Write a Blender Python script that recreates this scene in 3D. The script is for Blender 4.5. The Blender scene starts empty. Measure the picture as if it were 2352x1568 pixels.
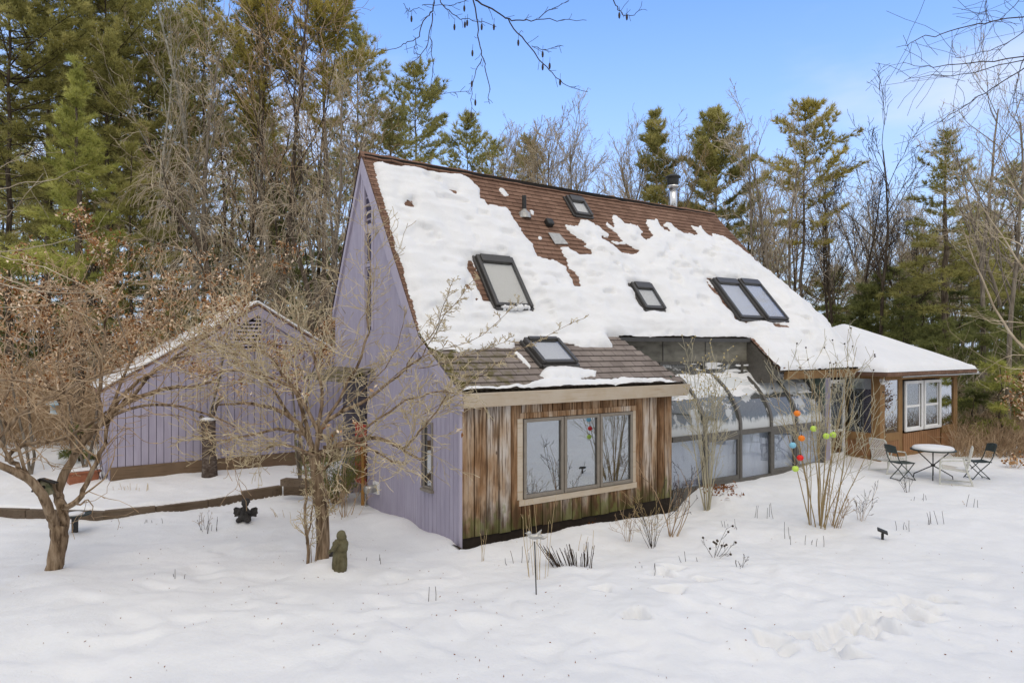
import bpy, math, random
import numpy as np
from mathutils import Vector, Matrix

# ------------------------------------------------------------------ camera, sky, sun, exposure
SC = bpy.context.scene
COL = SC.collection
FP, TH, HC, HY, CX = 1600.0, math.radians(54.6), 3.5, 800.0, 1176.0     # focal length in photo px, yaw, height, horizon
FW = np.array([math.cos(TH), math.sin(TH), 0.0]); RT = np.array([math.sin(TH), -math.cos(TH), 0.0])
UP = np.array([0, 0, 1.0]); CAM = np.array([0, 0, HC])
cd = bpy.data.cameras.new('camera'); co = bpy.data.objects.new('camera', cd); COL.objects.link(co)
cd.sensor_width = 36; cd.lens = FP / 2352 * 36; cd.shift_y = (HY - 784) / 2352
cd.clip_start = .1; cd.clip_end = 3000
co.location = (0, 0, HC); co.rotation_euler = (math.pi / 2, 0, TH - math.pi / 2)
SC.camera = co
SUN_EL, SUN_AZ = math.radians(56), math.radians(245)     # azimuth of the sun, counter-clockwise from +X
w = bpy.data.worlds.new('World'); SC.world = w; w.use_nodes = True
nt = w.node_tree; nt.nodes.clear()
def wn(t, **k):
    n = nt.nodes.new(t)
    for a, b in k.items(): setattr(n, a, b)
    return n
sky = wn('ShaderNodeTexSky', sky_type='NISHITA', sun_disc=False, sun_elevation=SUN_EL, sun_rotation=math.pi / 2 - SUN_AZ,
         air_density=1.3, dust_density=.6, ozone_density=3.0, altitude=200)
tc = wn('ShaderNodeTexCoord')
bg1 = wn('ShaderNodeBackground'); bg1.inputs[1].default_value = .15
bg2 = wn('ShaderNodeBackground'); bg2.inputs[0].default_value = (.93, .95, 1, 1); bg2.inputs[1].default_value = 1.0
# an unseen white cloud deck, added for neutral fill light, covers the half of the sky behind the photographer; thin veils drift over the blue part
dot = wn('ShaderNodeVectorMath', operation='DOT_PRODUCT'); dot.inputs[1].default_value = (-FW[0] * .6, -FW[1] * .6, .6)
nz = wn('ShaderNodeTexNoise'); nz.inputs['Scale'].default_value = 2.2; nz.inputs['Detail'].default_value = 5
mp = wn('ShaderNodeMapping'); mp.inputs['Scale'].default_value = (1, 1, 3.2)
mr = wn('ShaderNodeMapRange'); mr.interpolation_type = 'SMOOTHSTEP'
mr.inputs['From Min'].default_value = -.08; mr.inputs['From Max'].default_value = .3
nr = wn('ShaderNodeMapRange'); nr.interpolation_type = 'SMOOTHSTEP'
nr.inputs['From Min'].default_value = .44; nr.inputs['From Max'].default_value = .74; nr.inputs['To Max'].default_value = .7
hs = wn('ShaderNodeSeparateXYZ')
hr = wn('ShaderNodeMapRange'); hr.interpolation_type = 'SMOOTHSTEP'      # haze near the horizon
hr.inputs['From Min'].default_value = -.05; hr.inputs['From Max'].default_value = .52; hr.inputs['To Min'].default_value = .9; hr.inputs['To Max'].default_value = 0
m1 = wn('ShaderNodeMath', operation='MAXIMUM')
mx = wn('ShaderNodeMixShader'); ow = wn('ShaderNodeOutputWorld')
tint = wn('ShaderNodeMix', data_type='RGBA', blend_type='MULTIPLY'); tint.inputs[0].default_value = 1; tint.inputs[7].default_value = (1.1, 1.36, 1.85, 1)
L = nt.links.new
L(sky.outputs[0], tint.inputs[6]); L(tint.outputs[2], bg1.inputs[0])
L(tc.outputs['Generated'], dot.inputs[0]); L(dot.outputs['Value'], mr.inputs['Value'])
L(tc.outputs['Generated'], mp.inputs[0]); L(mp.outputs[0], nz.inputs['Vector']); L(nz.outputs[0], nr.inputs['Value'])
L(tc.outputs['Generated'], hs.inputs[0]); L(hs.outputs[2], hr.inputs['Value'])
L(mr.outputs[0], m1.inputs[0]); L(nr.outputs[0], m1.inputs[1]); 
bg3 = wn('ShaderNodeBackground'); bg3.inputs[0].default_value = (.60, .73, .98, 1); mx3 = wn('ShaderNodeMixShader')
L(hr.outputs[0], mx3.inputs[0]); L(bg1.outputs[0], mx3.inputs[1]); L(bg3.outputs[0], mx3.inputs[2])
L(m1.outputs[0], mx.inputs[0]); L(mx3.outputs[0], mx.inputs[1]); L(bg2.outputs[0], mx.inputs[2]); L(mx.outputs[0], ow.inputs[0])
sd = bpy.data.lights.new('sun', 'SUN'); so = bpy.data.objects.new('sun', sd); COL.objects.link(so)
sd.energy = 1.0; sd.angle = math.radians(40); sd.color = (1, .88, .72)
sv = Vector((math.cos(SUN_EL) * math.cos(SUN_AZ), math.cos(SUN_EL) * math.sin(SUN_AZ), math.sin(SUN_EL)))
so.rotation_euler = sv.to_track_quat('Z', 'Y').to_euler(); so.location = sv * 50
SC.view_settings.view_transform = 'Standard'; SC.view_settings.look = 'None'; SC.view_settings.gamma = 1
SC.view_settings.exposure = 0.03

# ------------------------------------------------------------------ pixel <-> place helpers (photo at 2352 x 1568)
def ray(px, py): return FW + RT * (px - CX) / FP + UP * (HY - py) / FP
def at(px, py, d): return CAM + ray(px, py) * d
def onX(px, py, x): r = ray(px, py); return CAM + r * (x / r[0])
def onY(px, py, y): r = ray(px, py); return CAM + r * (y / r[1])
def onZ(px, py, z): r = ray(px, py); return CAM + r * ((z - HC) / r[2])
def proj(P):
    v = np.asarray(P, float) - CAM; d = v @ FW
    return CX + FP * (v @ RT) / d, HY - FP * v[..., 2] / d
def ss(x, a, b):
    t = np.clip((x - a) / (b - a), 0, 1); return t * t * (3 - 2 * t)
def hsh(i, j, s):
    h = (i.astype(np.int64) * 374761393 + j.astype(np.int64) * 668265263 + s * 144269504) & 0xffffffff
    h = ((h ^ (h >> 13)) * 1274126177) & 0xffffffff
    return ((h ^ (h >> 16)) & 0xffff) / 65535.0
def vn(x, y, s=0):
    x = np.asarray(x, float); y = np.asarray(y, float)
    i = np.floor(x); j = np.floor(y); u = x - i; v = y - j
    u = u * u * (3 - 2 * u); v = v * v * (3 - 2 * v)
    return (hsh(i, j, s) * (1 - u) + hsh(i + 1, j, s) * u) * (1 - v) + (hsh(i, j + 1, s) * (1 - u) + hsh(i + 1, j + 1, s) * u) * v
def fbm(x, y, s=0, o=3):
    return sum((vn(x * 2 ** k, y * 2 ** k, s + k) - .5) * .5 ** k for k in range(o))

# ------------------------------------------------------------------ mesh builder
class MB:
    def __init__(s): s.v = []; s.f = []; s.m = []; s.n = 0
    def add(s, v, f, m=0):
        v = np.asarray(v, float).reshape(-1, 3); f = np.asarray(f, int)
        if len(f) == 0: return s
        s.v.append(v); s.f.append(f + s.n); s.m.append(np.full(len(f), m)); s.n += len(v); return s
    def build(s, name, mats, parent=None, smooth=False):
        me = bpy.data.meshes.new(name); o = bpy.data.objects.new(name, me); COL.objects.link(o)
        V = np.concatenate(s.v) if s.v else np.zeros((0, 3))
        if parent is not None:
            o.parent = parent; r = parent
            while r.parent: r = r.parent
            V = V - np.array(r.location)
        else:
            c = np.array([*(V[:, :2].min(0) + V[:, :2].max(0)) / 2, V[:, 2].min()]); V = V - c; o.location = c
        me.vertices.add(len(V)); me.vertices.foreach_set('co', V.astype(np.float32).ravel())
        tot = np.concatenate([np.full(len(f), f.shape[1]) for f in s.f]); lp = np.concatenate([f.ravel() for f in s.f])
        me.loops.add(len(lp)); me.loops.foreach_set('vertex_index', lp.astype(np.int32))
        me.polygons.add(len(tot)); st = np.concatenate([[0], np.cumsum(tot)[:-1]])
        me.polygons.foreach_set('loop_start', st.astype(np.int32)); me.polygons.foreach_set('loop_total', tot.astype(np.int32))
        me.polygons.foreach_set('material_index', np.concatenate(s.m).astype(np.int32))
        me.polygons.foreach_set('use_smooth', np.full(len(tot), bool(smooth)))
        for mt in (mats if isinstance(mats, (list, tuple)) else [mats]): me.materials.append(mt)
        me.update(calc_edges=True); me.validate()
        return o
BF = [[0, 3, 2, 1], [4, 5, 6, 7], [0, 1, 5, 4], [1, 2, 6, 5], [2, 3, 7, 6], [3, 0, 4, 7]]
def box(mb, a, b, m=0):
    x0, y0, z0 = a; x1, y1, z1 = b
    return mb.add([(x0, y0, z0), (x1, y0, z0), (x1, y1, z0), (x0, y1, z0), (x0, y0, z1), (x1, y0, z1), (x1, y1, z1), (x0, y1, z1)], BF, m)
def hexa(mb, bot, top, m=0): return mb.add(list(bot) + list(top), BF, m)
def beam(mb, p, q, w_, h_, up=(0, 0, 1), m=0):
    p = np.array(p, float); q = np.array(q, float); t = q - p; t /= np.linalg.norm(t)
    s = np.cross(t, up); s /= np.linalg.norm(s); u = np.cross(s, t); s = s * w_ / 2; u = u * h_ / 2
    return hexa(mb, [p - s - u, p + s - u, p + s + u, p - s + u], [q - s - u, q + s - u, q + s + u, q - s + u], m)
def prism(mb, poly, off, m=0):
    P = np.array(poly, float); n = len(P); Q = P + np.array(off, float)
    mb.add(np.concatenate([P, Q]), [[i, (i + 1) % n, n + (i + 1) % n, n + i] for i in range(n)], m)
    mb.add(P, [list(range(n))[::-1]], m); mb.add(Q, [list(range(n))], m)
    return mb
def tubes(mb, polys, k=3, m=0):
    g = {}
    for p, r in polys: g.setdefault(len(p), []).append((p, r))
    for n, L_ in g.items():
        P = np.array([a for a, b in L_], float); R = np.array([b for a, b in L_], float); c = len(P)
        T = np.gradient(P, axis=1); T /= np.linalg.norm(T, axis=2, keepdims=True) + 1e-9
        ref = np.where(np.abs(T.mean(1))[:, 2:3] > .8, np.array([[1., .1, 0]]), np.array([[.05, .1, 1.]]))[:, None, :]
        U = np.cross(T, np.broadcast_to(ref, T.shape)); U /= np.linalg.norm(U, axis=2, keepdims=True) + 1e-9
        W_ = np.cross(T, U); a = np.arange(k) * 2 * math.pi / k
        V = P[:, :, None, :] + R[:, :, None, None] * (np.cos(a)[None, None, :, None] * U[:, :, None, :] + np.sin(a)[None, None, :, None] * W_[:, :, None, :])
        b = (np.arange(c) * n * k)[:, None, None]; i = (np.arange(n - 1) * k)[None, :, None]; j = np.arange(k)[None, None, :]; j2 = (j + 1) % k
        F = np.stack([b + i + j, b + i + j2, b + i + k + j2, b + i + k + j], -1).reshape(-1, 4)
        mb.add(V.reshape(-1, 3), F, m)
    return mb
def tube(mb, pts, r, k=8, m=0, cap=True):
    pts = [np.array(p, float) for p in pts]
    r = [r] * len(pts) if np.isscalar(r) else list(r)
    if cap:
        pts = [pts[0] - (pts[1] - pts[0]) * 1e-4] + pts + [pts[-1] + (pts[-1] - pts[-2]) * 1e-4]; r = [1e-4] + r + [1e-4]
    return tubes(mb, [(pts, r)], k, m)
def lathe(mb, prof, c, k=24, m=0):
    a = np.arange(k) * 2 * math.pi / k; c = np.array(c, float)
    V = np.array([[(r * math.cos(t), r * math.sin(t), z) for t in a] for r, z in prof]).reshape(-1, 3) + c
    return mb.add(V, [[i * k + j, i * k + (j + 1) % k, (i + 1) * k + (j + 1) % k, (i + 1) * k + j] for i in range(len(prof) - 1) for j in range(k)], m)
def ell(mb, c, r, k=14, M=None, m=0):
    ph = np.linspace(0, math.pi, k // 2 + 1)
    V = np.array([[(math.sin(p) * math.cos(t), math.sin(p) * math.sin(t), math.cos(p)) for t in np.arange(k) * 2 * math.pi / k] for p in ph]).reshape(-1, 3) * np.array(r)
    if M is not None: V = V @ np.array(M).T
    return mb.add(V + np.array(c), [[i * k + j, (i + 1) * k + j, (i + 1) * k + (j + 1) % k, i * k + (j + 1) % k] for i in range(len(ph) - 1) for j in range(k)], m)
def grid(mb, V, keep=None, m=0):
    a, b = V.shape[:2]; i = np.arange(a - 1)[:, None]; j = np.arange(b - 1)[None, :]
    F = np.stack([i * b + j, i * b + j + 1, (i + 1) * b + j + 1, (i + 1) * b + j], -1)
    F = F[keep] if keep is not None else F.reshape(-1, 4)
    return mb.add(V.reshape(-1, 3), F, m)
def rz(a): c, s = math.cos(a), math.sin(a); return np.array([[c, -s, 0], [s, c, 0], [0, 0, 1.]])
def tag(o, label=None, cat=None, group=None, kind=None):
    for k, v in (('label', label), ('category', cat), ('group', group), ('kind', kind)):
        if v: o[k] = v
    return o
def thing(name, loc, label, cat, group=None):
    o = bpy.data.objects.new(name, None); COL.objects.link(o); o.location = [float(q) for q in loc]; o.empty_display_size = .2
    return tag(o, label, cat, group)
def dup(o, loc, rot=0, sc=1, label=None, group=None):
    r = o.copy(); COL.objects.link(r); r.location = [float(q) for q in loc]; r.rotation_euler = (0, 0, rot); r.scale = (sc,) * 3 if np.isscalar(sc) else sc
    if label: r['label'] = label
    if group: r['group'] = group
    for ch in list(o.children):
        c = ch.copy(); COL.objects.link(c); c.parent = r
        for g in ch.children:
            e = g.copy(); COL.objects.link(e); e.parent = c
    return r
def remesh(o, v):
    m_ = o.modifiers.new('fuse', 'REMESH'); m_.mode = 'VOXEL'; m_.voxel_size = v; m_.use_smooth_shade = True
    s_ = o.modifiers.new('soft', 'SMOOTH'); s_.factor = .5; s_.iterations = 4
def bevel(o, wd=.01, n=2):
    b = o.modifiers.new('edge', 'BEVEL'); b.width = wd; b.segments = n; b.limit_method = 'ANGLE'

# ------------------------------------------------------------------ materials
MATS = {}
class NT:
    def __init__(s, name):
        s.m = bpy.data.materials.new(name); s.m.use_nodes = True; s.t = s.m.node_tree; s.t.nodes.clear()
        s.out = s.n('ShaderNodeOutputMaterial'); s.p = s.n('ShaderNodeBsdfPrincipled'); s.l(s.p.outputs[0], s.out.inputs[0]); s.c = s.n('ShaderNodeTexCoord')
        MATS[name] = s.m
    def n(s, t, **k):
        q = s.t.nodes.new(t)
        for a, b in k.items(): setattr(q, a, b)
        return q
    def l(s, a, b): s.t.links.new(a, b)
    def map(s, sc=(1, 1, 1), src='Object', rot=(0, 0, 0)):
        q = s.n('ShaderNodeMapping'); q.inputs['Scale'].default_value = sc; q.inputs['Rotation'].default_value = rot; s.l(s.c.outputs[src], q.inputs[0]); return q.outputs[0]
    def noise(s, sc, det=4, vec=None, rough=.55):
        q = s.n('ShaderNodeTexNoise'); q.inputs['Scale'].default_value = sc; q.inputs['Detail'].default_value = det; q.inputs['Roughness'].default_value = rough
        s.l(vec if vec is not None else s.c.outputs['Object'], q.inputs['Vector']); return q.outputs[0]
    def rng(s, v, a, b, c=0., d=1., smooth=True):
        q = s.n('ShaderNodeMapRange'); q.interpolation_type = 'SMOOTHSTEP' if smooth else 'LINEAR'
        s.l(v, q.inputs['Value'])
        for k, x in zip(('From Min', 'From Max', 'To Min', 'To Max'), (a, b, c, d)): q.inputs[k].default_value = x
        return q.outputs[0]
    def math(s, op, a, b=None):
        q = s.n('ShaderNodeMath', operation=op)
        for i, x in enumerate((a, b)):
            if x is None: continue
            if isinstance(x, (int, float)): q.inputs[i].default_value = x
            else: s.l(x, q.inputs[i])
        return q.outputs[0]
    def mix(s, f, a, b, bt='MIX'):
        q = s.n('ShaderNodeMix', data_type='RGBA', blend_type=bt)
        for i, x in ((0, f), (6, a), (7, b)):
            if isinstance(x, (int, float)): q.inputs[i].default_value = x
            elif isinstance(x, tuple): q.inputs[i].default_value = (*x, 1)
            else: s.l(x, q.inputs[i])
        return q.outputs[2]
    def ramp(s, v, cols):
        q = s.n('ShaderNodeValToRGB'); e = q.color_ramp.elements
        while len(e) < len(cols): e.new(.5)
        for i, (p, c) in enumerate(cols): e[i].position = p; e[i].color = (*c, 1)
        s.l(v, q.inputs[0]); return q.outputs[0]
    def base(s, c, rough=.7, spec=.3, metal=0.):
        if isinstance(c, tuple): s.p.inputs['Base Color'].default_value = (*c, 1)
        else: s.l(c, s.p.inputs['Base Color'])
        s.p.inputs['Roughness'].default_value = rough; s.p.inputs['Specular IOR Level'].default_value = spec; s.p.inputs['Metallic'].default_value = metal
        return s
    def bump(s, h, st=.3, d=.02):
        q = s.n('ShaderNodeBump'); q.inputs['Strength'].default_value = st; q.inputs['Distance'].default_value = d
        s.l(h, q.inputs['Height']); s.l(q.outputs[0], s.p.inputs['Normal']); return s
def mat_noise(name, cols, sc=6, st=(1, 1, 1), rough=.75, spec=.25, bump=.25, bd=.01, det=5, metal=0.):
    t = NT(name); v = t.noise(sc, det, t.map(st)); k = len(cols)
    t.base(t.ramp(v, [(.3 + .4 * i / max(1, k - 1), c) for i, c in enumerate(cols)]), rough, spec, metal)
    if bump: t.bump(v, bump, bd)
    return t.m
# snow: soft white, faint large tone changes, fine crystals in the bump
t = NT('snow'); a = t.noise(1.1, 4); b = t.noise(26, 6); 
t.base(t.ramp(a, [(.3, (.71, .715, .725)), (.7, (.765, .765, .77))]), .55, .25)
t.p.inputs['Subsurface Weight'].default_value = .15; t.p.inputs['Subsurface Radius'].default_value = (.06, .07, .09); t.p.inputs['Subsurface Scale'].default_value = .5
t.bump(t.math('ADD', t.math('MULTIPLY', b, .35), t.noise(5, 5)), .5, .03); SNOW = t.m
def siding(name, c0, c1, dirt):
    t = NT(name); v = t.noise(5, 5, t.map((1.2, 1.2, .25))); g = t.noise(40, 4, t.map((1, 1, .06)))
    col = t.mix(t.rng(v, .35, .7), c0, c1); col = t.mix(t.rng(g, .52, .8, 0, .35), col, dirt)
    t.base(col, .65, .25).bump(g, .25, .006); return t.m
PURPLE = siding('lavender_paint', (.345, .315, .395), (.395, .362, .445), (.22, .197, .255))
PURPLE2 = siding('lavender_trim_paint', (.385, .35, .43), (.42, .385, .465), (.28, .252, .315))
# weathered boards: brown stain, bleached streaks, moss towards the splash line
t = NT('weathered_cedar'); geo = t.n('ShaderNodeNewGeometry'); rnd = geo.outputs['Random Per Island']
g = t.noise(30, 6, t.map((1, 1, .05))); v = t.noise(2.2, 4, t.map((1.6, 1.6, .5))); v2 = t.noise(7, 5, t.map((1, 1, .5)))
z = t.n('ShaderNodeSeparateXYZ'); t.l(t.c.outputs['Object'], z.inputs[0])
col = t.ramp(t.math('ADD', t.math('MULTIPLY', v, .75), t.math('MULTIPLY', rnd, .25)), [(.33, (.11, .055, .026)), (.45, (.27, .155, .08)), (.56, (.40, .285, .19)), (.72, (.56, .51, .46))])
col = t.mix(t.rng(g, .46, .64, 0, .8), col, (.075, .038, .018))
col = t.mix(t.rng(t.math('SUBTRACT', v2, t.math('MULTIPLY', z.outputs[2], .12)), .42, .6, 0, .35), col, (.06, .035, .02))
wet = t.rng(t.math('ADD', z.outputs[2], t.math('MULTIPLY', t.math('SUBTRACT', t.noise(9, 5, t.map((1, 1, .12))), .5), 2.2)), .85, .15, 0, .8); col = t.mix(wet, col, (.06, .035, .016))
mo = t.rng(t.math('ADD', z.outputs[2], t.math('MULTIPLY', t.math('SUBTRACT', v2, .5), 2.4)), .55, .1, 0, .6)
col = t.mix(mo, col, t.mix(t.rng(v, .4, .6), (.05, .055, .015), (.15, .17, .05)))
k1 = t.n('ShaderNodeTexVoronoi'); k1.inputs['Scale'].default_value = 3.2; t.l(t.map((1, .2, .55)), k1.inputs['Vector'])
col = t.mix(t.rng(k1.outputs[0], .09, .03, 0, .8), col, (.05, .022, .01))
t.base(col, .8, .15).bump(g, .5, .008); CEDAR = t.m
def woodm(name, a, b, c, st=(.08, 1, 1), sc=22):
    t = NT(name); g = t.noise(sc, 6, t.map(st)); v = t.noise(2.5, 4)
    geo = t.n('ShaderNodeNewGeometry')
    col = t.mix(t.rng(v, .3, .7), a, b); col = t.mix(t.rng(g, .5, .75, 0, .7), col, c)
    col = t.mix(t.math('MULTIPLY', geo.outputs['Random Per Island'], .35), col, c)
    t.base(col, .7, .2).bump(g, .3, .006); return t.m
PINEB = woodm('bare_pine_board', (.56, .50, .42), (.50, .42, .32), (.40, .30, .20))
HONEY = woodm('honey_stained_wood', (.34, .20, .085), (.27, .155, .065), (.13, .075, .035), (1, 1, .08))
REDCEDAR = woodm('red_cedar_boards', (.36, .19, .09), (.29, .15, .07), (.16, .085, .045), (1, 1, .06))
TIMBER = woodm('old_timber', (.12, .085, .055), (.16, .12, .085), (.045, .03, .02))
BEAMW = woodm('sill_beam_wood', (.20, .135, .085), (.16, .11, .07), (.08, .05, .03))
# shingles: tab pattern on object X / Z
def shingle(name, cols, mort, moss=None, rowh=.115):
    t = NT(name); br = t.n('ShaderNodeTexBrick'); 
    sx = t.n('ShaderNodeSeparateXYZ'); t.l(t.c.outputs['Object'], sx.inputs[0])
    cb = t.n('ShaderNodeCombineXYZ'); t.l(sx.outputs[0], cb.inputs[0]); t.l(sx.outputs[2], cb.inputs[1]); t.l(cb.outputs[0], br.inputs['Vector'])
    br.inputs['Scale'].default_value = 1; br.inputs['Brick Width'].default_value = .31; br.inputs['Row Height'].default_value = rowh
    br.inputs['Mortar Size'].default_value = .006; br.inputs['Color1'].default_value = (0, 0, 0, 1); br.inputs['Color2'].default_value = (1, 1, 1, 1); br.inputs['Mortar'].default_value = (.5, .5, .5, 1)
    n1 = t.noise(2, 4); n2 = t.noise(120, 2)
    f = t.math('ADD', t.math('MULTIPLY', br.outputs[0], .17), t.math('ADD', t.math('MULTIPLY', n1, .58), t.math('MULTIPLY', n2, .26)))
    col = t.ramp(f, [(.25, cols[0]), (.5, cols[1]), (.8, cols[2])]); col = t.mix(br.outputs['Fac'], col, mort)
    if moss:
        mv = t.math('MULTIPLY', t.rng(t.noise(7, 5), .4, .62), t.rng(t.math('ADD', sx.outputs[0], t.math('MULTIPLY', n1, 2.2)), 3.2, 1.2))
        col = t.mix(t.math('MULTIPLY', mv, .9), col, t.mix(t.rng(n2, .4, .6), (.13, .10, .015), (.05, .055, .012)))
    t.base(col, .9, .15).bump(n2, .4, .006); return t.m
SHINGLE = shingle('brown_shingles', ((.11, .062, .043), (.20, .118, .082), (.29, .18, .13)), (.06, .034, .024))
GREYSH = shingle('grey_shingles', ((.14, .115, .10), (.22, .185, .165), (.31, .265, .235)), (.06, .048, .042), moss=True)
SKYF = mat_noise('skylight_metal', [(.035, .032, .03), (.06, .056, .052)], 30, rough=.4, spec=.5, bump=.05)
BRONZE = mat_noise('bronze_aluminium', [(.075, .068, .058), (.115, .105, .09)], 20, rough=.45, spec=.5, bump=.05)
PANELM = mat_noise('aged_metal_panel', [(.12, .108, .082), (.21, .195, .155), (.27, .25, .205)], 3, (1, 1, 2.2), rough=.5, spec=.4, bump=.05)
WINTAN = mat_noise('tan_window_frame', [(.20, .175, .145), (.25, .22, .185)], 12, rough=.5, bump=.05)
WHITE = mat_noise('white_paint', [(.72, .72, .71), (.8, .8, .79)], 8, rough=.45, bump=.04)
DARK = mat_noise('dark_void', [(.012, .010, .009), (.022, .018, .015)], 5, rough=.9, bump=0)
STEEL = mat_noise('stainless_pipe', [(.55, .55, .55), (.72, .72, .72)], 9, (1, 1, .2), rough=.22, spec=.5, bump=.04, metal=1.)
BLACKM = mat_noise('black_metal', [(.012, .012, .012), (.03, .03, .028)], 25, rough=.5, spec=.4, bump=.05)
GREENM = mat_noise('dark_green_metal', [(.018, .028, .026), (.035, .048, .045)], 25, rough=.5, spec=.4, bump=.05)
GALV = mat_noise('galvanised', [(.34, .33, .31), (.5, .49, .46)], 14, rough=.4, spec=.5, bump=.05, metal=.6)
WEAVE = mat_noise('white_vinyl_strap', [(.62, .58, .54), (.72, .69, .65)], 20, rough=.5, bump=.05)
WFRAME = mat_noise('cream_tube', [(.50, .50, .44), (.62, .62, .56)], 20, rough=.45, bump=.04)
STONE = mat_noise('mossy_stone', [(.06, .052, .025), (.115, .10, .055), (.15, .14, .085)], 9, rough=.9, bump=.5, bd=.01)
DSTONE = mat_noise('dark_cast_stone', [(.025, .023, .022), (.06, .055, .052)], 18, rough=.8, bump=.5, bd=.008)
TERRA = mat_noise('terracotta', [(.27, .10, .055), (.36, .145, .08)], 12, rough=.8, bump=.1)
SOIL = mat_noise('wet_soil', [(.012, .009, .006), (.035, .024, .015), (.06, .04, .022)], 14, rough=.95, bump=.8, bd=.03)
t = NT('brown_leaf'); gi = t.n('ShaderNodeNewGeometry'); t.base(t.ramp(gi.outputs['Random Per Island'], [(0, (.10, .035, .012)), (.35, (.30, .13, .04)), (.6, (.52, .32, .16)), (1, (.86, .72, .56))]), .7, .2); LEAFB = t.m
LEAFR = mat_noise('rust_leaf', [(.16, .05, .012), (.30, .12, .03)], 9, rough=.7, bump=0)
RED = mat_noise('red_paint', [(.38, .025, .015), (.46, .04, .022)], 6, rough=.5, bump=.05)
YELL = mat_noise('ochre_post', [(.36, .19, .05), (.28, .14, .04)], 9, (1, 1, .15), rough=.6, bump=.1)
MULL = mat_noise('shade_fabric', [(.64, .62, .585), (.71, .69, .66)], 20, rough=.9, bump=.03)
LAVC = mat_noise('lavender_curtain', [(.62, .61, .78), (.74, .73, .86)], 2.5, (1, 1, .4), rough=.9, bump=.1)
WINB = mat_noise('pale_blind', [(.36, .40, .43), (.46, .50, .53)], 1.2, rough=.9, bump=0)
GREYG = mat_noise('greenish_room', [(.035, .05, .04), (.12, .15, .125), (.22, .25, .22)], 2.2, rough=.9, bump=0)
def bark(name, a, b, c, sc=14, st=(1, 1, .18), bm=.9):
    t = NT(name); v = t.noise(sc, 6, t.map(st)); n2 = t.noise(3, 3)
    t.base(t.mix(t.rng(n2, .3, .7, 0, .5), t.ramp(v, [(.36, a), (.5, b), (.66, c)]), b), .9, .1).bump(v, bm, .03); return t.m
BARK = bark('pine_bark', (.05, .038, .028), (.12, .092, .068), (.2, .165, .13))
BARKD = bark('dark_bark', (.03, .022, .016), (.075, .058, .042), (.13, .105, .08))
BARKG = bark('grey_bark', (.085, .07, .05), (.18, .15, .115), (.28, .245, .195))
BARKF = bark('fruitwood_bark', (.05, .03, .017), (.22, .155, .10), (.38, .29, .20), 16)
BIRCH = bark('pale_bark', (.12, .11, .085), (.26, .245, .20), (.40, .38, .33), 5, (1, 1, 1))
TWIG = mat_noise('twig_bark', [(.24, .18, .10), (.46, .375, .235), (.64, .55, .39)], 5, rough=.85, bump=0)
TWIGB = mat_noise('brown_twig', [(.20, .13, .07), (.38, .265, .16), (.55, .42, .28)], 4, rough=.85, bump=0)
TWIGG = mat_noise('grey_twig', [(.23, .18, .12), (.41, .335, .235), (.56, .48, .365)], 1.5, rough=.85, bump=0)
TWIGD = mat_noise('dark_twig', [(.03, .02, .015), (.075, .055, .042)], 6, rough=.85, bump=0)
STRAW = mat_noise('straw_stem', [(.36, .26, .13), (.52, .40, .23)], 6, rough=.8, bump=0)
SHRUBY = mat_noise('yellow_twig', [(.27, .19, .085), (.38, .29, .15)], 5, rough=.8, bump=0)
SHRUBW = mat_noise('pale_twig', [(.34, .30, .20), (.50, .46, .34)], 5, rough=.8, bump=0)
def needles(name, a, b, c):
    t = NT(name); v = t.noise(.9, 4); v2 = t.noise(9, 3)
    col = t.ramp(t.math('ADD', t.math('MULTIPLY', v, .65), t.math('MULTIPLY', v2, .35)), [(.36, a), (.5, b), (.66, c)])
    t.base(col, .7, .15); tr = t.n('ShaderNodeBsdfTranslucent'); t.l(col, tr.inputs[0]); ms = t.n('ShaderNodeMixShader'); ms.inputs[0].default_value = .45
    t.l(t.p.outputs[0], ms.inputs[1]); t.l(tr.outputs[0], ms.inputs[2]); t.l(ms.outputs[0], t.out.inputs[0]); return t.m
N_OLIVE = needles('olive_needles', (.17, .165, .055), (.40, .375, .125), (.60, .54, .22))
N_GREEN = needles('green_needles', (.20, .22, .05), (.46, .46, .13), (.66, .62, .22))
N_GOLD = needles('golden_needles', (.21, .18, .045), (.48, .41, .11), (.68, .57, .19))
N_DARK = needles('dark_needles', (.09, .105, .04), (.23, .245, .085), (.40, .40, .15))
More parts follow.
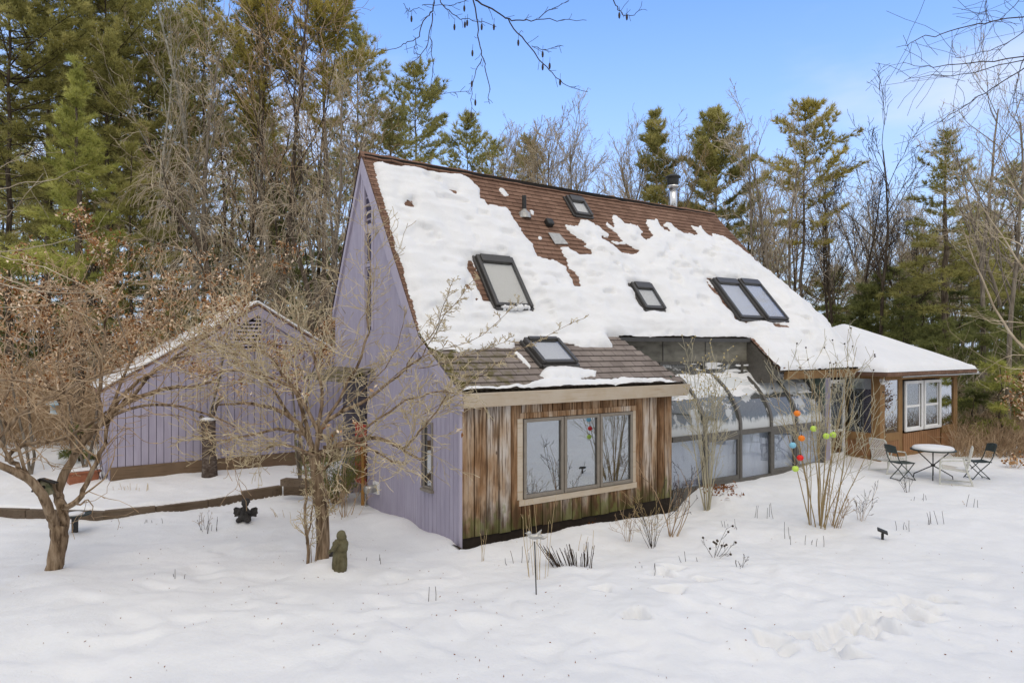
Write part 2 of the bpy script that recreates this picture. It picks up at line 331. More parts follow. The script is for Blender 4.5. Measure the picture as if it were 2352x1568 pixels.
def glassm(name, tint, refl, rough=.01, sheen_frost=0.):
    t = NT(name); gl = t.n('ShaderNodeBsdfGlossy'); gl.inputs['Roughness'].default_value = rough; gl.inputs[0].default_value = (.95, .97, 1, 1)
    tr = t.n('ShaderNodeBsdfTransparent'); tr.inputs[0].default_value = (*tint, 1)
    fr = t.n('ShaderNodeFresnel'); gb = t.n('ShaderNodeNewGeometry'); t.l(t.rng(gb.outputs['Backfacing'], 0, 1, 1.5, 1 / 1.5, False), fr.inputs[0])
    f = t.math('MINIMUM', t.math('ADD', t.math('MULTIPLY', fr.outputs[0], 1.6), refl), .95)
    ms = t.n('ShaderNodeMixShader'); t.l(f, ms.inputs[0]); t.l(tr.outputs[0], ms.inputs[1]); t.l(gl.outputs[0], ms.inputs[2])
    last = ms
    if sheen_frost:      # pale painted reflections: sky on the shoulder, snow at the foot; frost blots between
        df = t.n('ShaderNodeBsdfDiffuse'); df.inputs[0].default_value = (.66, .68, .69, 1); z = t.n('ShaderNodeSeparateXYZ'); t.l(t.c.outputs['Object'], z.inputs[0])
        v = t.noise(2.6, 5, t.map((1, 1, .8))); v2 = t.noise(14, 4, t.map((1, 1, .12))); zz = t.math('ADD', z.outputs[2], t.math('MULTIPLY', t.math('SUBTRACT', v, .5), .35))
        up_ = t.math('MULTIPLY', t.rng(zz, 2.30, 2.40), t.rng(zz, 2.86, 2.78)); lo_ = t.math('MULTIPLY', t.rng(t.math('ADD', zz, t.math('MULTIPLY', v2, .25)), 1.98, 1.8), .75); bl = t.rng(v, .56, .60, .10, sheen_frost)
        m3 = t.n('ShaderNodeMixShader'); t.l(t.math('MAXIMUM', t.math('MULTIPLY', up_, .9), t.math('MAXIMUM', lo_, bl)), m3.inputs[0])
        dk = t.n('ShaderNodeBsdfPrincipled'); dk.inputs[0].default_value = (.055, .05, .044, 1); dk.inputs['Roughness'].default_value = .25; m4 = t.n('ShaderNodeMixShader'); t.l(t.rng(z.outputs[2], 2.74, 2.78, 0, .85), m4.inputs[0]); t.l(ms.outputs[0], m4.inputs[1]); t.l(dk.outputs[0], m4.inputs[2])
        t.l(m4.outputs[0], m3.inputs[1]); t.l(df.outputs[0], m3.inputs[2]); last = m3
    t.l(last.outputs[0], t.out.inputs[0]); return t.m
GLASS = glassm('window_glass', (.85, .88, .88), .03)
GLASSM = glassm('mirror_glass', (.5, .55, .55), .35)
GLASSR = glassm('skylight_glass', (.9, .9, .89), .0, .05)
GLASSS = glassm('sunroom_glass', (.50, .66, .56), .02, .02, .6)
def plain(name, c, rough=.5, spec=.4): return NT(name).base(c, rough, spec).m

# ------------------------------------------------------------------ terrain
WALLPX = [(-260, 1180), (-60, 1184), (60, 1187), (240, 1192), (360, 1180), (480, 1165), (560, 1151), (650, 1136), (725, 1124)]
WP = np.array([onZ(x, y, 0) for x, y in WALLPX])
WR = WP @ RT; WFD = WP @ FW
BUMPS = []      # x, y, radius, height
def bumpat(px, py, r, h, z=0): p = onZ(px, py, z); BUMPS.append((p[0], p[1], r, h))
bumpat(125, 1318, .5, .05); bumpat(740, 1300, .45, .10); bumpat(775, 1310, .3, .06); bumpat(562, 1200, .45, .10); bumpat(905, 1212, .55, .16); bumpat(860, 1196, .4, .12)
bumpat(1110, 1250, .7, .10); bumpat(1300, 1215, .9, .10); bumpat(1440, 1195, .8, .08); bumpat(1560, 1150, .6, .10); bumpat(985, 1240, .5, .10); bumpat(1200, 1240, .8, .08); bumpat(700, 1420, 1.1, .06); bumpat(1500, 1420, 1.3, .08); bumpat(1900, 1330, 1.4, .07); bumpat(60, 1400, 1.6, .07); bumpat(300, 1390, 1.4, .08)
DENTS = [(1840, 1462), (1912, 1470), (1925, 1452), (1962, 1440), (2000, 1432), (2048, 1422), (2092, 1412), (2120, 1420), (2092, 1382), (1462, 1432), (1385, 1365), (1545, 1372), (1545, 1308),
         (1620, 1340), (1655, 1252), (1520, 1322), (1700, 1400), (1745, 1322), (1360, 1322), (1850, 1385), (1580, 1410), (640, 1255), (520, 1262), (470, 1330), (600, 1330), (460, 1310),
         (620, 1370), (60, 1500), (240, 1490), (320, 1480), (620, 1450), (700, 1440), (850, 1400), (980, 1380), (1150, 1400), (1040, 1480), (1250, 1500), (2240, 1330), (2300, 1420), (2200, 1480), (1700, 1500), (1480, 1520), (760, 1520), (420, 1440), (150, 1560)]
DENTS += [(1895, 1480), (1985, 1418), (2030, 1448), (2075, 1432), (2135, 1400), (1800, 1490), (1765, 1470), (1950, 1500), (2160, 1375), (2060, 1395), (1990, 1455), (350, 1360), (280, 1445), (540, 1400), (690, 1385), (820, 1470), (930, 1430), (1090, 1440), (1330, 1460), (1410, 1480), (1640, 1390), (1600, 1460), (2210, 1400), (2270, 1370), (180, 1400), (900, 1330), (1010, 1320)]
DENTP = [onZ(x, y, 0) for x, y in DENTS]
def Zt(x, y, fine=False):
    x = np.asarray(x, float); y = np.asarray(y, float)
    r = x * RT[0] + y * RT[1]; f = x * FW[0] + y * FW[1]
    z = .2 * ss(r, 4, 8.5) * ss(f, 10, 16)
    fw = np.interp(r, WR, WFD); inr = 1 - ss(r, WR[-1] - .2, WR[-1] + 1.2)
    z = z + inr * (.2 * ss(f, fw + .02, fw + .16) + .14 * ss(f, fw + .2, fw + 4))
    z = z + (.45 - .2 * ss(r, -2, 8)) * ss(f, 21, 40) + .9 * ss(f, 40, 120)
    for bx, by, br, bh in BUMPS: z = z + bh * np.exp(-((x - bx) ** 2 + (y - by) ** 2) / (br * br))
    near = 1 - ss(np.abs(f - 11), 16, 30)
    z = z + .10 * fbm(x * .45, y * .45, 3, 3) * near + .3 * fbm(x * .05, y * .05, 5, 2) * ss(f, 22, 40)
    # hollow melted along the wood wall
    z = z - .20 * (1 - ss(np.abs(y - 10.45), .05, .32)) * ss(x, 6.2, 6.5) * (1 - ss(x, 11.6, 12.2))
    z = z + .24 * ss(x, 11.95, 12.8) * (1 - ss(x, 17.2, 19.2)) * ss(y, 8.2, 10.2)
    # trodden, thawing path bed at the lower right
    if fine:
        z = z + .05 * fbm(x * 1.7, y * 1.7, 11, 4) + (.022 * fbm(x * 6, y * 6, 17, 3) + .03 * np.minimum(0, fbm(x * 3.1, y * 3.1, 29, 2) + .16)) * (.35 + .65 * ss(r, -2, 3)) * (1 - ss(f, 15, 20))
        for i, p in enumerate(DENTP):
            q = ((x - p[0]) ** 2 + (y - p[1]) ** 2); tr_ = i < 16 or 45 <= i < 56; a = (.11 if tr_ else .2) + .07 * ((i * 37) % 10) / 10
            d_ = np.sqrt(q) / a * (1 + .25 * np.sin(3 * np.arctan2(y - p[1], x - p[0]) + i))
            z = z - (.13 + .07 * ((i * 53) % 10) / 10 if tr_ else .04) * np.exp(-d_ ** 4) + (.02 if tr_ else .006) * np.exp(-(d_ - 1.5) ** 2 * 4)
    return z
def G(px, py):          # place on the ground under a photo pixel
    z = 0.
    for _ in range(12):
        p = onZ(px, py, z); z = .5 * z + .5 * float(Zt(p[0], p[1]))
    p[2] = float(Zt(p[0], p[1])); return p
ff = np.concatenate([np.linspace(-60, 3, 22), np.arange(3.3, 5.95, .15), np.arange(6, 11.6, .042), np.arange(11.6, 20, .07), 20 * 1.02 ** np.arange(0, 70), 20 * 1.02 ** 70 * 1.12 ** np.arange(1, 22)])
rr = np.concatenate([-13 * 1.16 ** np.arange(24, 0, -1), np.arange(-13, -2, .085), np.arange(-2, 6, .05), np.arange(6, 13, .085), 13 * 1.16 ** np.arange(0, 25)])
Rg, Fg = np.meshgrid(rr, ff); Xg = Rg * RT[0] + Fg * FW[0]; Yg = Rg * RT[1] + Fg * FW[1]
V = np.stack([Xg, Yg, Zt(Xg, Yg, True)], -1)
mb = MB(); grid(mb, V[:, ::-1].copy()); o = mb.build('snow_ground', SNOW, smooth=True); tag(o, kind='structure')
mb = MB(); xs = np.linspace(6.2, 11.9, 90); ys = np.linspace(10.18, 10.56, 9); Xs, Ys = np.meshgrid(xs, ys)
Zs = Zt(Xs, Ys, True) + .025 + .05 * fbm(Xs * 5, Ys * 5, 4) - .12 * (1 - ss(Ys, 10.18, 10.30 + .06 * vn(Xs * 2.5, Xs * 0, 2)))
grid(mb, np.stack([Xs, Ys, Zs], -1)); tag(mb.build('soil_bed', SOIL, smooth=True), kind='structure')

# ------------------------------------------------------------------ main house
XL, XR = 6.34, 18.45
RY, RZ = 14.66, 7.87
FZ = 3.77
def slope(X): return 1.5 - .37 * np.clip((np.asarray(X, float) - 6.34) / 12.1, 0, 1)
def ridz(X): return RZ - .05 * np.sin(np.pi * np.clip((np.asarray(X, float) - XL) / 12.1, 0, 1))
def roofY(X, Z): return RY - (RZ - Z) / slope(X)
def eavY(X): return 10.38 + 0 * np.asarray(X, float)
def eavZ(X): return np.interp(X, [12, 15.5], [2.74, 2.95])
def roofP(X, Z):         # point of the front roof: steep above FZ, kicked out below
    X = np.asarray(X, float); Z = np.asarray(Z, float)
    ys_ = roofY(X, Z); fy = roofY(X, FZ)
    k = (FZ - Z) / (FZ - eavZ(X)); yf = fy + (eavY(X) - fy) * k
    Zs_ = Z + (ridz(X) - RZ) * ss(Z, FZ, RZ)
    return np.stack(np.broadcast_arrays(X, np.where(Z >= FZ, ys_, yf), Zs_), -1)
def roofN(X, Z):
    X = np.asarray(X, float); s = slope(X); fy = roofY(X, FZ); s2 = (FZ - eavZ(X)) / (fy - eavY(X)); sl = np.where(np.asarray(Z) >= FZ, s, s2)
    n = np.stack([0 * sl, -sl, 0 * sl + 1], -1); return n / np.linalg.norm(n, axis=-1, keepdims=True)
def on_roof(px, py, flare=False):
    X = 12.
    for _ in range(12):
        s = float(slope(X)); n = np.array([0, -s, 1.]); p0 = np.array([0, RY, RZ])
        if flare:
            fy = float(roofY(X, FZ)); s2 = (FZ - float(eavZ(X))) / (fy - 10.38); n = np.array([0, -s2, 1.]); p0 = np.array([0, fy, FZ])
        r = ray(px, py); P = CAM + r * (n @ (p0 - CAM)) / (n @ r); X = P[0]
    return P
house = thing('timber_house', (XL, 10.5, 0), 'steep-roofed house with lavender gable, weathered wood room and curved glass sunroom', 'house')
# --- lavender side wall: vertical boards cut to the outline of the gable
def gtop(y):
    if y >= RY: return RZ - (y - RY) * 1.94
    return RZ - (RY - y) * 1.5 if y > roofY(XL, FZ) else FZ - (float(roofY(XL, FZ)) - y) * (FZ - 2.74) / (float(roofY(XL, FZ)) - 10.38)
HOLES = [(14.16, 14.52, 5.38, 6.0), (14.16, 14.52, 3.98, 5.30), (11.42, 11.80, .86, 2.12)]
def boards_x(mb, x, y0, y1, zb, topf, wd, gap, th, holes=(), m=0):
    n = max(1, round((y1 - y0) / wd)); wd = (y1 - y0) / n
    for i in range(n):
        a = y0 + i * wd + gap / 2; b = y0 + (i + 1) * wd - gap / 2
        segs = [(zb, None)]
        for (ha, hb, hz0, hz1) in holes:
            if b > ha + .02 and a < hb - .02: segs = [(zb, hz0), (hz1, None)]
        for s0, s1 in segs:
            ta = s1 if s1 else topf(a) - .05; tb = s1 if s1 else topf(b) - .05
            if min(ta, tb) < s0 + .02: continue
            hexa(mb, [(x - th, a, s0), (x, a, s0), (x, b, s0), (x - th, b, s0)], [(x - th, a, ta), (x, a, ta), (x, b, tb), (x - th, b, tb)], m)
mb = MB(); boards_x(mb, XL, 10.52, 12.05, -.25, gtop, .155, .012, .025, HOLES[2:]); boards_x(mb, XL, 12.05, 14.10, -.25, gtop, .078, .009, .022)
boards_x(mb, XL, 14.10, 14.42, -.25, gtop, .078, .009, .022, [(14.1, 14.6, 3.9, 7.28)])
boards_x(mb, XL, 14.70, 16.31, 3.0, gtop, .115, .007, .022)
for a, b, z0, z1 in ((14.12, 14.58, 6.04, 6.24), (14.12, 14.58, 5.30, 5.38), (14.42, 14.58, 2.95, 3.98)): box(mb, (XL - .02, a, z0), (XL - .001, b, z1))
o = mb.build('gable_wall', PURPLE, house)
mb = MB()      # dark sheathing that shows in the joints
sh = [(10.53, 2.68), (12.0, 3.7), (14.66, 7.72), (16.28, 4.62), (16.28, 3.02), (14.40, 3.02), (14.40, -.3), (10.53, -.3)]
prism(mb, [(XL + .005, y, z) for y, z in sh], (.1, 0, 0)); mb.build('wall_sheathing', mat_noise('shadow_purple', [(.05, .042, .07), (.07, .06, .09)], 5, bump=0), house)
# trim: rake boards, centre mullions, corner board
mb = MB(); fy0 = float(roofY(XL, FZ))
def rake(p, q, wd, x=XL - .05, th=.045):
    (y0, z0), (y1, z1) = p, q; hexa(mb, [(x - .03, y0, z0 - wd), (x + th, y0, z0 - wd), (x + th, y1, z1 - wd), (x - .03, y1, z1 - wd)], [(x - .03, y0, z0), (x + th, y0, z0), (x + th, y1, z1), (x - .03, y1, z1)])
rake((RY, RZ - .04), (fy0, FZ - .04), .42); rake((fy0, FZ - .04), (10.36, 2.70), .30); rake((RY, RZ - .04), (16.36, 4.55), .36)
for a, b, z0, z1 in ((14.52, 14.60, 3.0, 7.55), (14.62, 14.70, 3.0, 7.6), (14.08, 14.15, 3.9, 6.9)): box(mb, (XL - .05, a, z0), (XL + .01, b, z1))
box(mb, (XL - .028, 10.462, -.2), (XL + .03, 10.518, 2.47))
o = mb.build('rake_trim', PURPLE2, house); bevel(o, .006, 1)
mb = MB()      # louvred attic vent
lo = [(14.17, 6.28), (14.50, 6.28), (14.50, 7.32), (14.17, 6.98)]
prism(mb, [(XL + .03, y, z) for y, z in lo], (.05, 0, 0)); lv = mb.build('attic_vent', DARK, house)
mb = MB()
for k in range(6):
    z = 6.34 + k * .165; ya = 14.17; yb = 14.50
    if z > 6.9: ya = 14.17 + (z - 6.9) * .75
    hexa(mb, [(XL - .03, ya, z), (XL - .01, ya, z - .02), (XL - .01, yb, z - .02), (XL - .03, yb, z)], [(XL + .02, ya, z + .045), (XL + .02, ya, z + .03), (XL + .02, yb, z + .03), (XL + .02, yb, z + .045)])
mb.build('slats', PURPLE2, lv)
def window(parent, axis, c, a0, a1, z0, z1, out, fr, fw, gl, back=None, depth=.06, name='window', mull=0, sill=False):
    """axis 'x': pane lies in plane X=c and spans Y a0..a1; axis 'y': plane Y=c and spans X. out = -1 faces the photographer."""
    def P(a, z, o_): return (c + o_, a, z) if axis == 'x' else (a, c + o_, z)
    def bx(mb, A0, A1, Z0, Z1, O0, O1):
        p = P(A0, Z0, O0); q = P(A1, Z1, O1); box(mb, tuple(min(u, v) for u, v in zip(p, q)), tuple(max(u, v) for u, v in zip(p, q)))
    mb = MB(); d0, d1 = -.012, depth
    bx(mb, a0, a0 + fw, z0, z1, out * d1, d0); bx(mb, a1 - fw, a1, z0, z1, out * d1, d0); bx(mb, a0 + fw, a1 - fw, z0, z0 + fw, out * d1, d0); bx(mb, a0 + fw, a1 - fw, z1 - fw, z1, out * d1, d0)
    if mull: bx(mb, a0 + fw, a1 - fw, (z0 + z1) / 2 - .02, (z0 + z1) / 2 + .02, out * d1 * .8, d0)
    f = mb.build(name, fr, parent); bevel(f, .006, 1)
    mb = MB(); bx(mb, a0 + fw, a1 - fw, z0 + fw, z1 - fw, out * .006, 0.001); mb.build('pane', gl, f)
    if back:
        mb = MB(); bx(mb, a0, a1, z0, z1, -out * .14, -out * .16); mb.build('blind', back, f)
    if sill:
        mb = MB(); bx(mb, a0 - .03, a1 + .03, z0 - .05, z0 - .002, out * .09, 0); mb.build('sill', fr, f)
    return f
window(house, 'x', XL + .03, 14.16, 14.51, 5.40, 6.02, -1, PURPLE2, .03, GLASS, DARK, .03)
window(house, 'x', XL + .03, 14.16, 14.51, 3.99, 5.28, -1, PURPLE2, .03, GLASS, DARK, .03)
window(house, 'x', XL + .0, 11.42, 11.80, .86, 2.12, -1, WINTAN, .045, GLASSM, DARK, .05, sill=True)
# --- weathered front wall of the low room (plane Y = 10.5)
mb = MB(); YW = 10.5; rng_ = random.Random(4)
def yboards(x0, x1, n, z0, z1, jit=.03, gap=.022):
    for i in range(n):
        a = x0 + (x1 - x0) * i / n + gap / 2; b = x0 + (x1 - x0) * (i + 1) / n - gap / 2; t_ = .022 + rng_.random() * .012
        zz = z0 - (rng_.random() * jit if z0 < .5 else 0); box(mb, (a, YW - t_, zz), (b, YW + .005, z1))
yboards(6.36, 7.42, 4, .16, 2.48); yboards(7.42, 7.66, 1, .16, 2.48); yboards(7.66, 10.62, 12, 2.30, 2.48); yboards(7.66, 10.62, 12, .16, .565); yboards(10.62, 11.76, 5, .24, 2.48)
mb.build('weathered_wall', CEDAR, house)
mb = MB(); box(mb, (6.37, YW + .006, -.3), (11.74, YW + .2, 2.5)); mb.build('wall_backing', mat_noise('black_joint', [(.02, .014, .01), (.035, .025, .018)], 6, bump=0), house)
mb = MB(); box(mb, (7.60, YW - .045, .57), (10.66, YW + .005, .685)); box(mb, (7.56, YW - .04, .687), (7.68, YW + .005, 2.19)); box(mb, (10.56, YW - .035, .687), (10.64, YW + .005, 2.19))
mb.build('window_casing', PINEB, house)
mb = MB(); box(mb, (7.62, YW - .04, 2.192), (10.66, YW + .005, 2.298)); mb.build('head_casing', CEDAR, house)
CW = [(7.70, 8.66), (8.68, 9.60), (9.62, 10.54)]
for a, b in CW:
    f = window(house, 'y', YW - .01, a, b, .70, 2.18, -1, WINTAN, .065, glassm('casement_glass', (.75, .8, .82), .28) if a < 8 else MATS['casement_glass'], WINB, .05)
mb = MB()
mb.add([(6.31, 10.33, 2.46), (12.12, 10.33, 2.46), (12.04, 10.36, 2.46), (6.33, 10.37, 2.46), (6.31, 10.30, 2.715), (12.20, 10.30, 2.715), (12.12, 10.36, 2.715), (6.33, 10.37, 2.715)], BF)
o = mb.build('fascia_board', PINEB, house); bevel(o, .006, 1)
mb = MB(); box(mb, (6.36, 10.37, 2.49), (12.0, 10.6, 2.52)); mb.build('soffit', PINEB, house)
# --- roof: courses of shingles as little steps
def xr(Z): return np.interp(Z, [2.9, FZ, 5.6, 7.87], [19.45, 19.4, 18.75, 18.45])
RH = .115
def courses(mb, z0, z1, x0f, x1f, lift=.016, nx=60):
    n = int(round((z0 - z1) / RH)); rng = np.random.RandomState(3)
    for i in range(n):
        za, zb_ = z0 - i * RH, z0 - (i + 1) * RH
        zm = (za + zb_) / 2; X = np.linspace(x0f(zm), x1f(zm), nx); w_ = rng.rand(nx) * .004
        A = roofP(X, np.full(nx, za)) + roofN(X, np.full(nx, zm)) * .002; B = roofP(X, np.full(nx, zb_)) + roofN(X, np.full(nx, zm)) * (lift + w_)[:, None]
        C = roofP(X, np.full(nx, zb_)) + roofN(X, np.full(nx, zm)) * -.004
        grid(mb, np.stack([A, B, C], 1).swapaxes(0, 1)[:, ::-1])
mb = MB(); courses(mb, RZ - .01, FZ + .01, lambda z: XL - .07, xr); o = mb.build('main_roof', SHINGLE, house)
mb = MB(); courses(mb, FZ + .03, FZ - 8 * RH - .08, lambda z: XL - .07, lambda z: np.interp(z, [2.74, FZ], [12.12, 11.22]), nx=40); mb.build('shed_roof', GREYSH, house)
mb = MB(); courses(mb, FZ + .03, FZ - 7 * RH - .01, lambda z: np.interp(z, [2.95, FZ], [15.68, 15.65]), xr, nx=20); mb.build('eave_roof', SHINGLE, house)
mb = MB()      # roof deck below the shingles and the rear slope
X = np.array([XL - .06, 11.2, 16.75, 19.4])
def slab(Pt, th):
    Pt = np.array(Pt); nrm = np.cross(Pt[1] - Pt[0], Pt[3] - Pt[0]); nrm /= np.linalg.norm(nrm); nrm *= -np.sign(nrm[2]) * th; hexa(mb, Pt + nrm, Pt)
def rp(x, z): return roofP(x, z) - roofN(x, z) * .03
for xa in np.arange(XL - .06, 18.3, 1.01):
    xb = min(xa + 1.01, 18.42); q = lambda x, z: roofP(min(x, float(xr(z))), z) - roofN(x, z) * .02
    slab([q(xa, 7.83), q(xb, 7.83), q(xb, FZ), q(xa, FZ)], .09)
slab([rp(18.4, 7.8), rp(18.42, 7.8), rp(19.35, FZ), rp(18.4, FZ)], .09)
slab([rp(XL - .06, FZ), rp(11.2, FZ), rp(12.08, 2.76), rp(XL - .06, 2.76)], .07); slab([rp(15.67, FZ), rp(19.35, FZ), rp(19.4, 2.97), rp(15.70, 2.97)], .07)
mb.build('roof_deck', BARKD, house)
mb = MB(); slab([(XL - .08, RY, RZ), (XL - .08, 16.42, 4.45), (18.4, 16.42, 4.45), (18.4, RY, RZ)], .08); mb.build('rear_roof', SHINGLE, house)
mb = MB(); X = np.linspace(XL - .1, 18.5, 50); zz = ridz(X) + .03 + .008 * np.random.RandomState(2).randn(50)
for sgn in (-1, 1):
    a = np.stack([X, X * 0 + RY, zz + .02], -1); b = np.stack([X, X * 0 + RY + sgn * .13, zz - .13], -1); c = b - [0, sgn * .05, .035]
    g_ = np.stack([a, b, c]); grid(mb, g_ if sgn > 0 else g_[:, ::-1])
mb.build('ridge_cap', SHINGLE, house)
mb = MB(); box(mb, (XL - .02, RY - .1, RZ - .14), (18.4, RY + .1, RZ - .03)); mb.build('ridge_vent', DARK, house)
# other walls (rear and far end close the house)
mb = MB(); box(mb, (XL + .12, 16.2, -.3), (18.3, 16.3, 4.6)); prism(mb, [(18.25, 11.0, -.3), (18.25, 16.2, -.3), (18.25, 16.2, 4.5), (18.25, 14.66, 7.6), (18.25, 12.0, 4.6), (18.25, 11.0, 3.2)], (.06, 0, 0))
box(mb, (17.95, 11.42, -.3), (19.75, 11.5, 2.9)); mb.build('rear_wall', PURPLE, house)
# --- metal upstand above the sunroom and its cheek
def pY(x): return 12.2 - np.clip(np.asarray(x, float) - 11.3, 0, 4.37) * .19
def ups(mb, x0, x1, z0, z1, o0, o1):
    a, b = float(pY(x0)), float(pY(x1)); hexa(mb, [(x0, a + o0, z0), (x1, b + o0, z0), (x1, b + o1, z0), (x0, a + o1, z0)], [(x0, a + o0, z1), (x1, b + o0, z1), (x1, b + o1, z1), (x0, a + o1, z1)])
mb = MB(); ups(mb, 11.3, 15.66, 2.9, 3.74, 0, .06); mb.build('metal_upstand', PANELM, house)
mb = MB()
for x in (11.9, 13.0, 14.3): ups(mb, x, x + .02, 3.2, 3.72, -.015, -.002)
ups(mb, 11.3, 15.66, 3.10, 3.17, -.04, -.003); mb.build('upstand_trim', BRONZE, house)
mb = MB(); prism(mb, [(15.665, 11.44, 2.6), (15.665, 11.44, 3.72), (15.665, 11.26, 3.68), (15.665, 10.45, 2.90), (15.665, 10.45, 2.80), (15.665, 10.6, 2.62)], (.1, 0, 0)); mb.build('upstand_cheek', BRONZE, house)
mb = MB(); beam(mb, (11.2, float(roofY(11.2, FZ)) - .03, FZ - .06), (15.66, float(roofY(15.66, FZ)) - .03, FZ - .06), .05, .09); mb.build('drip_edge', SKYF, house)
# --- right eave fascia and the purple corner with the glazed door
mb = MB()
mb.add([(16.1, 10.50, 2.70), (19.2, 10.52, 2.70), (19.2, 10.58, 2.70), (16.1, 10.58, 2.70), (16.0, 10.38, 2.92), (19.5, 10.36, 2.92), (19.45, 10.5, 2.92), (16.0, 10.5, 2.92)], BF); mb.build('eave_fascia', HONEY, house)
mb = MB(); box(mb, (17.9, 10.51, 2.88), (19.4, 11.5, 2.91)); mb.build('eave_soffit', HONEY, house)
mb = MB(); box(mb, (19.75, 11.44, -.2), (19.82, 11.5, 2.55)); box(mb, (20.52, 11.44, -.2), (20.6, 11.5, 2.55)); box(mb, (19.82, 11.44, 2.45), (20.52, 11.5, 2.55)); box(mb, (19.82, 11.44, -.2), (20.52, 11.5, .35)); box(mb, (19.82, 11.45, 1.0), (20.52, 11.49, 1.06))
d = mb.build('door', WHITE, house); mb = MB(); box(mb, (19.82, 11.47, .35), (20.52, 11.48, 2.45)); mb.build('pane', GLASSM, d)
mb = MB(); box(mb, (19.72, 11.55, -.2), (20.66, 11.6, 2.7)); mb.build('door_recess', DARK, house)
# --- skylights
def skylight(px4, frame_px=None, nm='skylight', flare=False, hood=True, glass=None, h=.13):
    P = [on_roof(x, y, flare) for x, y in px4]
    x0 = (P[0][0] + P[3][0]) / 2; x1 = (P[1][0] + P[2][0]) / 2; z0 = (P[0][2] + P[1][2]) / 2; z1 = (P[2][2] + P[3][2]) / 2
    xm = (x0 + x1) / 2; zm = (z0 + z1) / 2
    A = roofP(xm, z0); B = roofP(xm, z1); n = roofN(xm, zm); e = (A - B); ln = np.linalg.norm(e); e /= ln; ex = np.array([1., 0, 0]); w2 = (x1 - x0) / 2; cc = (A + B) / 2
    def Q(a, b, c_): return cc + ex * a + e * b + n * c_
    def bx(mb, a0, a1, b0, b1, c0, c1): hexa(mb, [Q(a0, b0, c0), Q(a1, b0, c0), Q(a1, b1, c0), Q(a0, b1, c0)], [Q(a0, b0, c1), Q(a1, b0, c1), Q(a1, b1, c1), Q(a0, b1, c1)])
    fw = .085; l2 = ln / 2; mb = MB()
    bx(mb, -w2, -w2 + fw, -l2, l2, -.05, h); bx(mb, w2 - fw, w2, -l2, l2, -.05, h); bx(mb, -w2 + fw, w2 - fw, -l2, -l2 + fw, -.05, h - .02); bx(mb, -w2 + fw, w2 - fw, l2 - (.2 if hood else fw), l2, -.05, h + .03)
    bx(mb, -w2 - .05, -w2 - .002, -l2 - .04, l2 + .02, -.05, h * .45); bx(mb, w2 + .002, w2 + .05, -l2 - .04, l2 + .02, -.05, h * .45); bx(mb, -w2, w2, -l2 - .07, -l2 - .002, -.05, h * .5)
    f = mb.build(nm, SKYF, house); bevel(f, .012, 2)
    mb = MB(); bx(mb, -w2 + fw, w2 - fw, -l2 + fw, l2 - .1, h - .035, h - .022); mb.build('pane', glass or GLASSR, f)
    mb = MB(); bx(mb, -w2 + fw, w2 - fw, -l2 + fw, l2 - .1, h - .075, h - .066); mb.build('blind', MULL if glass is None else DARK, f)
    return (x0, x1, z0, z1)
SKYPX = [[(1083, 590), (1170, 598), (1225, 712), (1137, 706)], [(1441, 654), (1493, 656), (1525, 714), (1478, 712)], [(1622, 643), (1688, 648), (1757, 735), (1703, 735)], [(1686, 646), (1738, 650), (1811, 739), (1757, 736)], [(1293, 452), (1334, 456), (1358, 496), (1322, 494)]]
for q in SKYPX: skylight(q)
SHPX = [(1184, 787), (1256, 789), (1345, 838), (1255, 846)]
skylight(SHPX, flare=True, hood=False, h=.16)
# --- roof fittings
def fit(px, py): return on_roof(px, py)
mb = MB(); p = fit(1204, 490); tube(mb, [p - [0, 0, .1], p + [0, 0, .44]], .055, 12); mb.build('plumbing_vent', BLACKM, house)
mb = MB(); lathe(mb, [(.18, -.12), (.16, .0), (.06, .08), (.058, .1)], p, 16); mb.build('vent_flashing', GALV, house)
p = fit(1259, 515); mb = MB(); n_ = roofN(p[0], p[2]); e_ = np.array([0, n_[2], -n_[1]]); beam(mb, p + n_ * .06 - e_ * .1, p + n_ * .06 + e_ * .1, .2, .14, n_); o = mb.build('roof_vent', BLACKM, house); bevel(o, .03, 2)
mb = MB(); q = [on_roof(1258, 536), on_roof(1283, 538), on_roof(1304, 562), on_roof(1274, 562)]; n_ = roofN(q[0][0], 6); prism(mb, [a + n_ * .02 for a in q], n_ * .012); mb.build('flashing_sheet', GALV, house)
c = onY(1546, 474, RY + .15); c[2] = 7.6; mb = MB(); lathe(mb, [(.0, 0), (.13, 0), (.13, .92), (.0, .92)], c, 24); ch = mb.build('chimney_pipe', STEEL, house, True)
mb = MB(); lathe(mb, [(.13, .90), (.19, .92), (.19, .97), (.15, .98)], c, 24); mb.build('collar', STEEL, ch, True)
mb = MB(); lathe(mb, [(.0, .975), (.16, .98), (.17, 1.0), (.18, 1.17), (.175, 1.2), (.24, 1.22), (.23, 1.26), (.12, 1.31), (0, 1.32)], c, 24); mb.build('chimney_cap', BLACKM, ch, True)
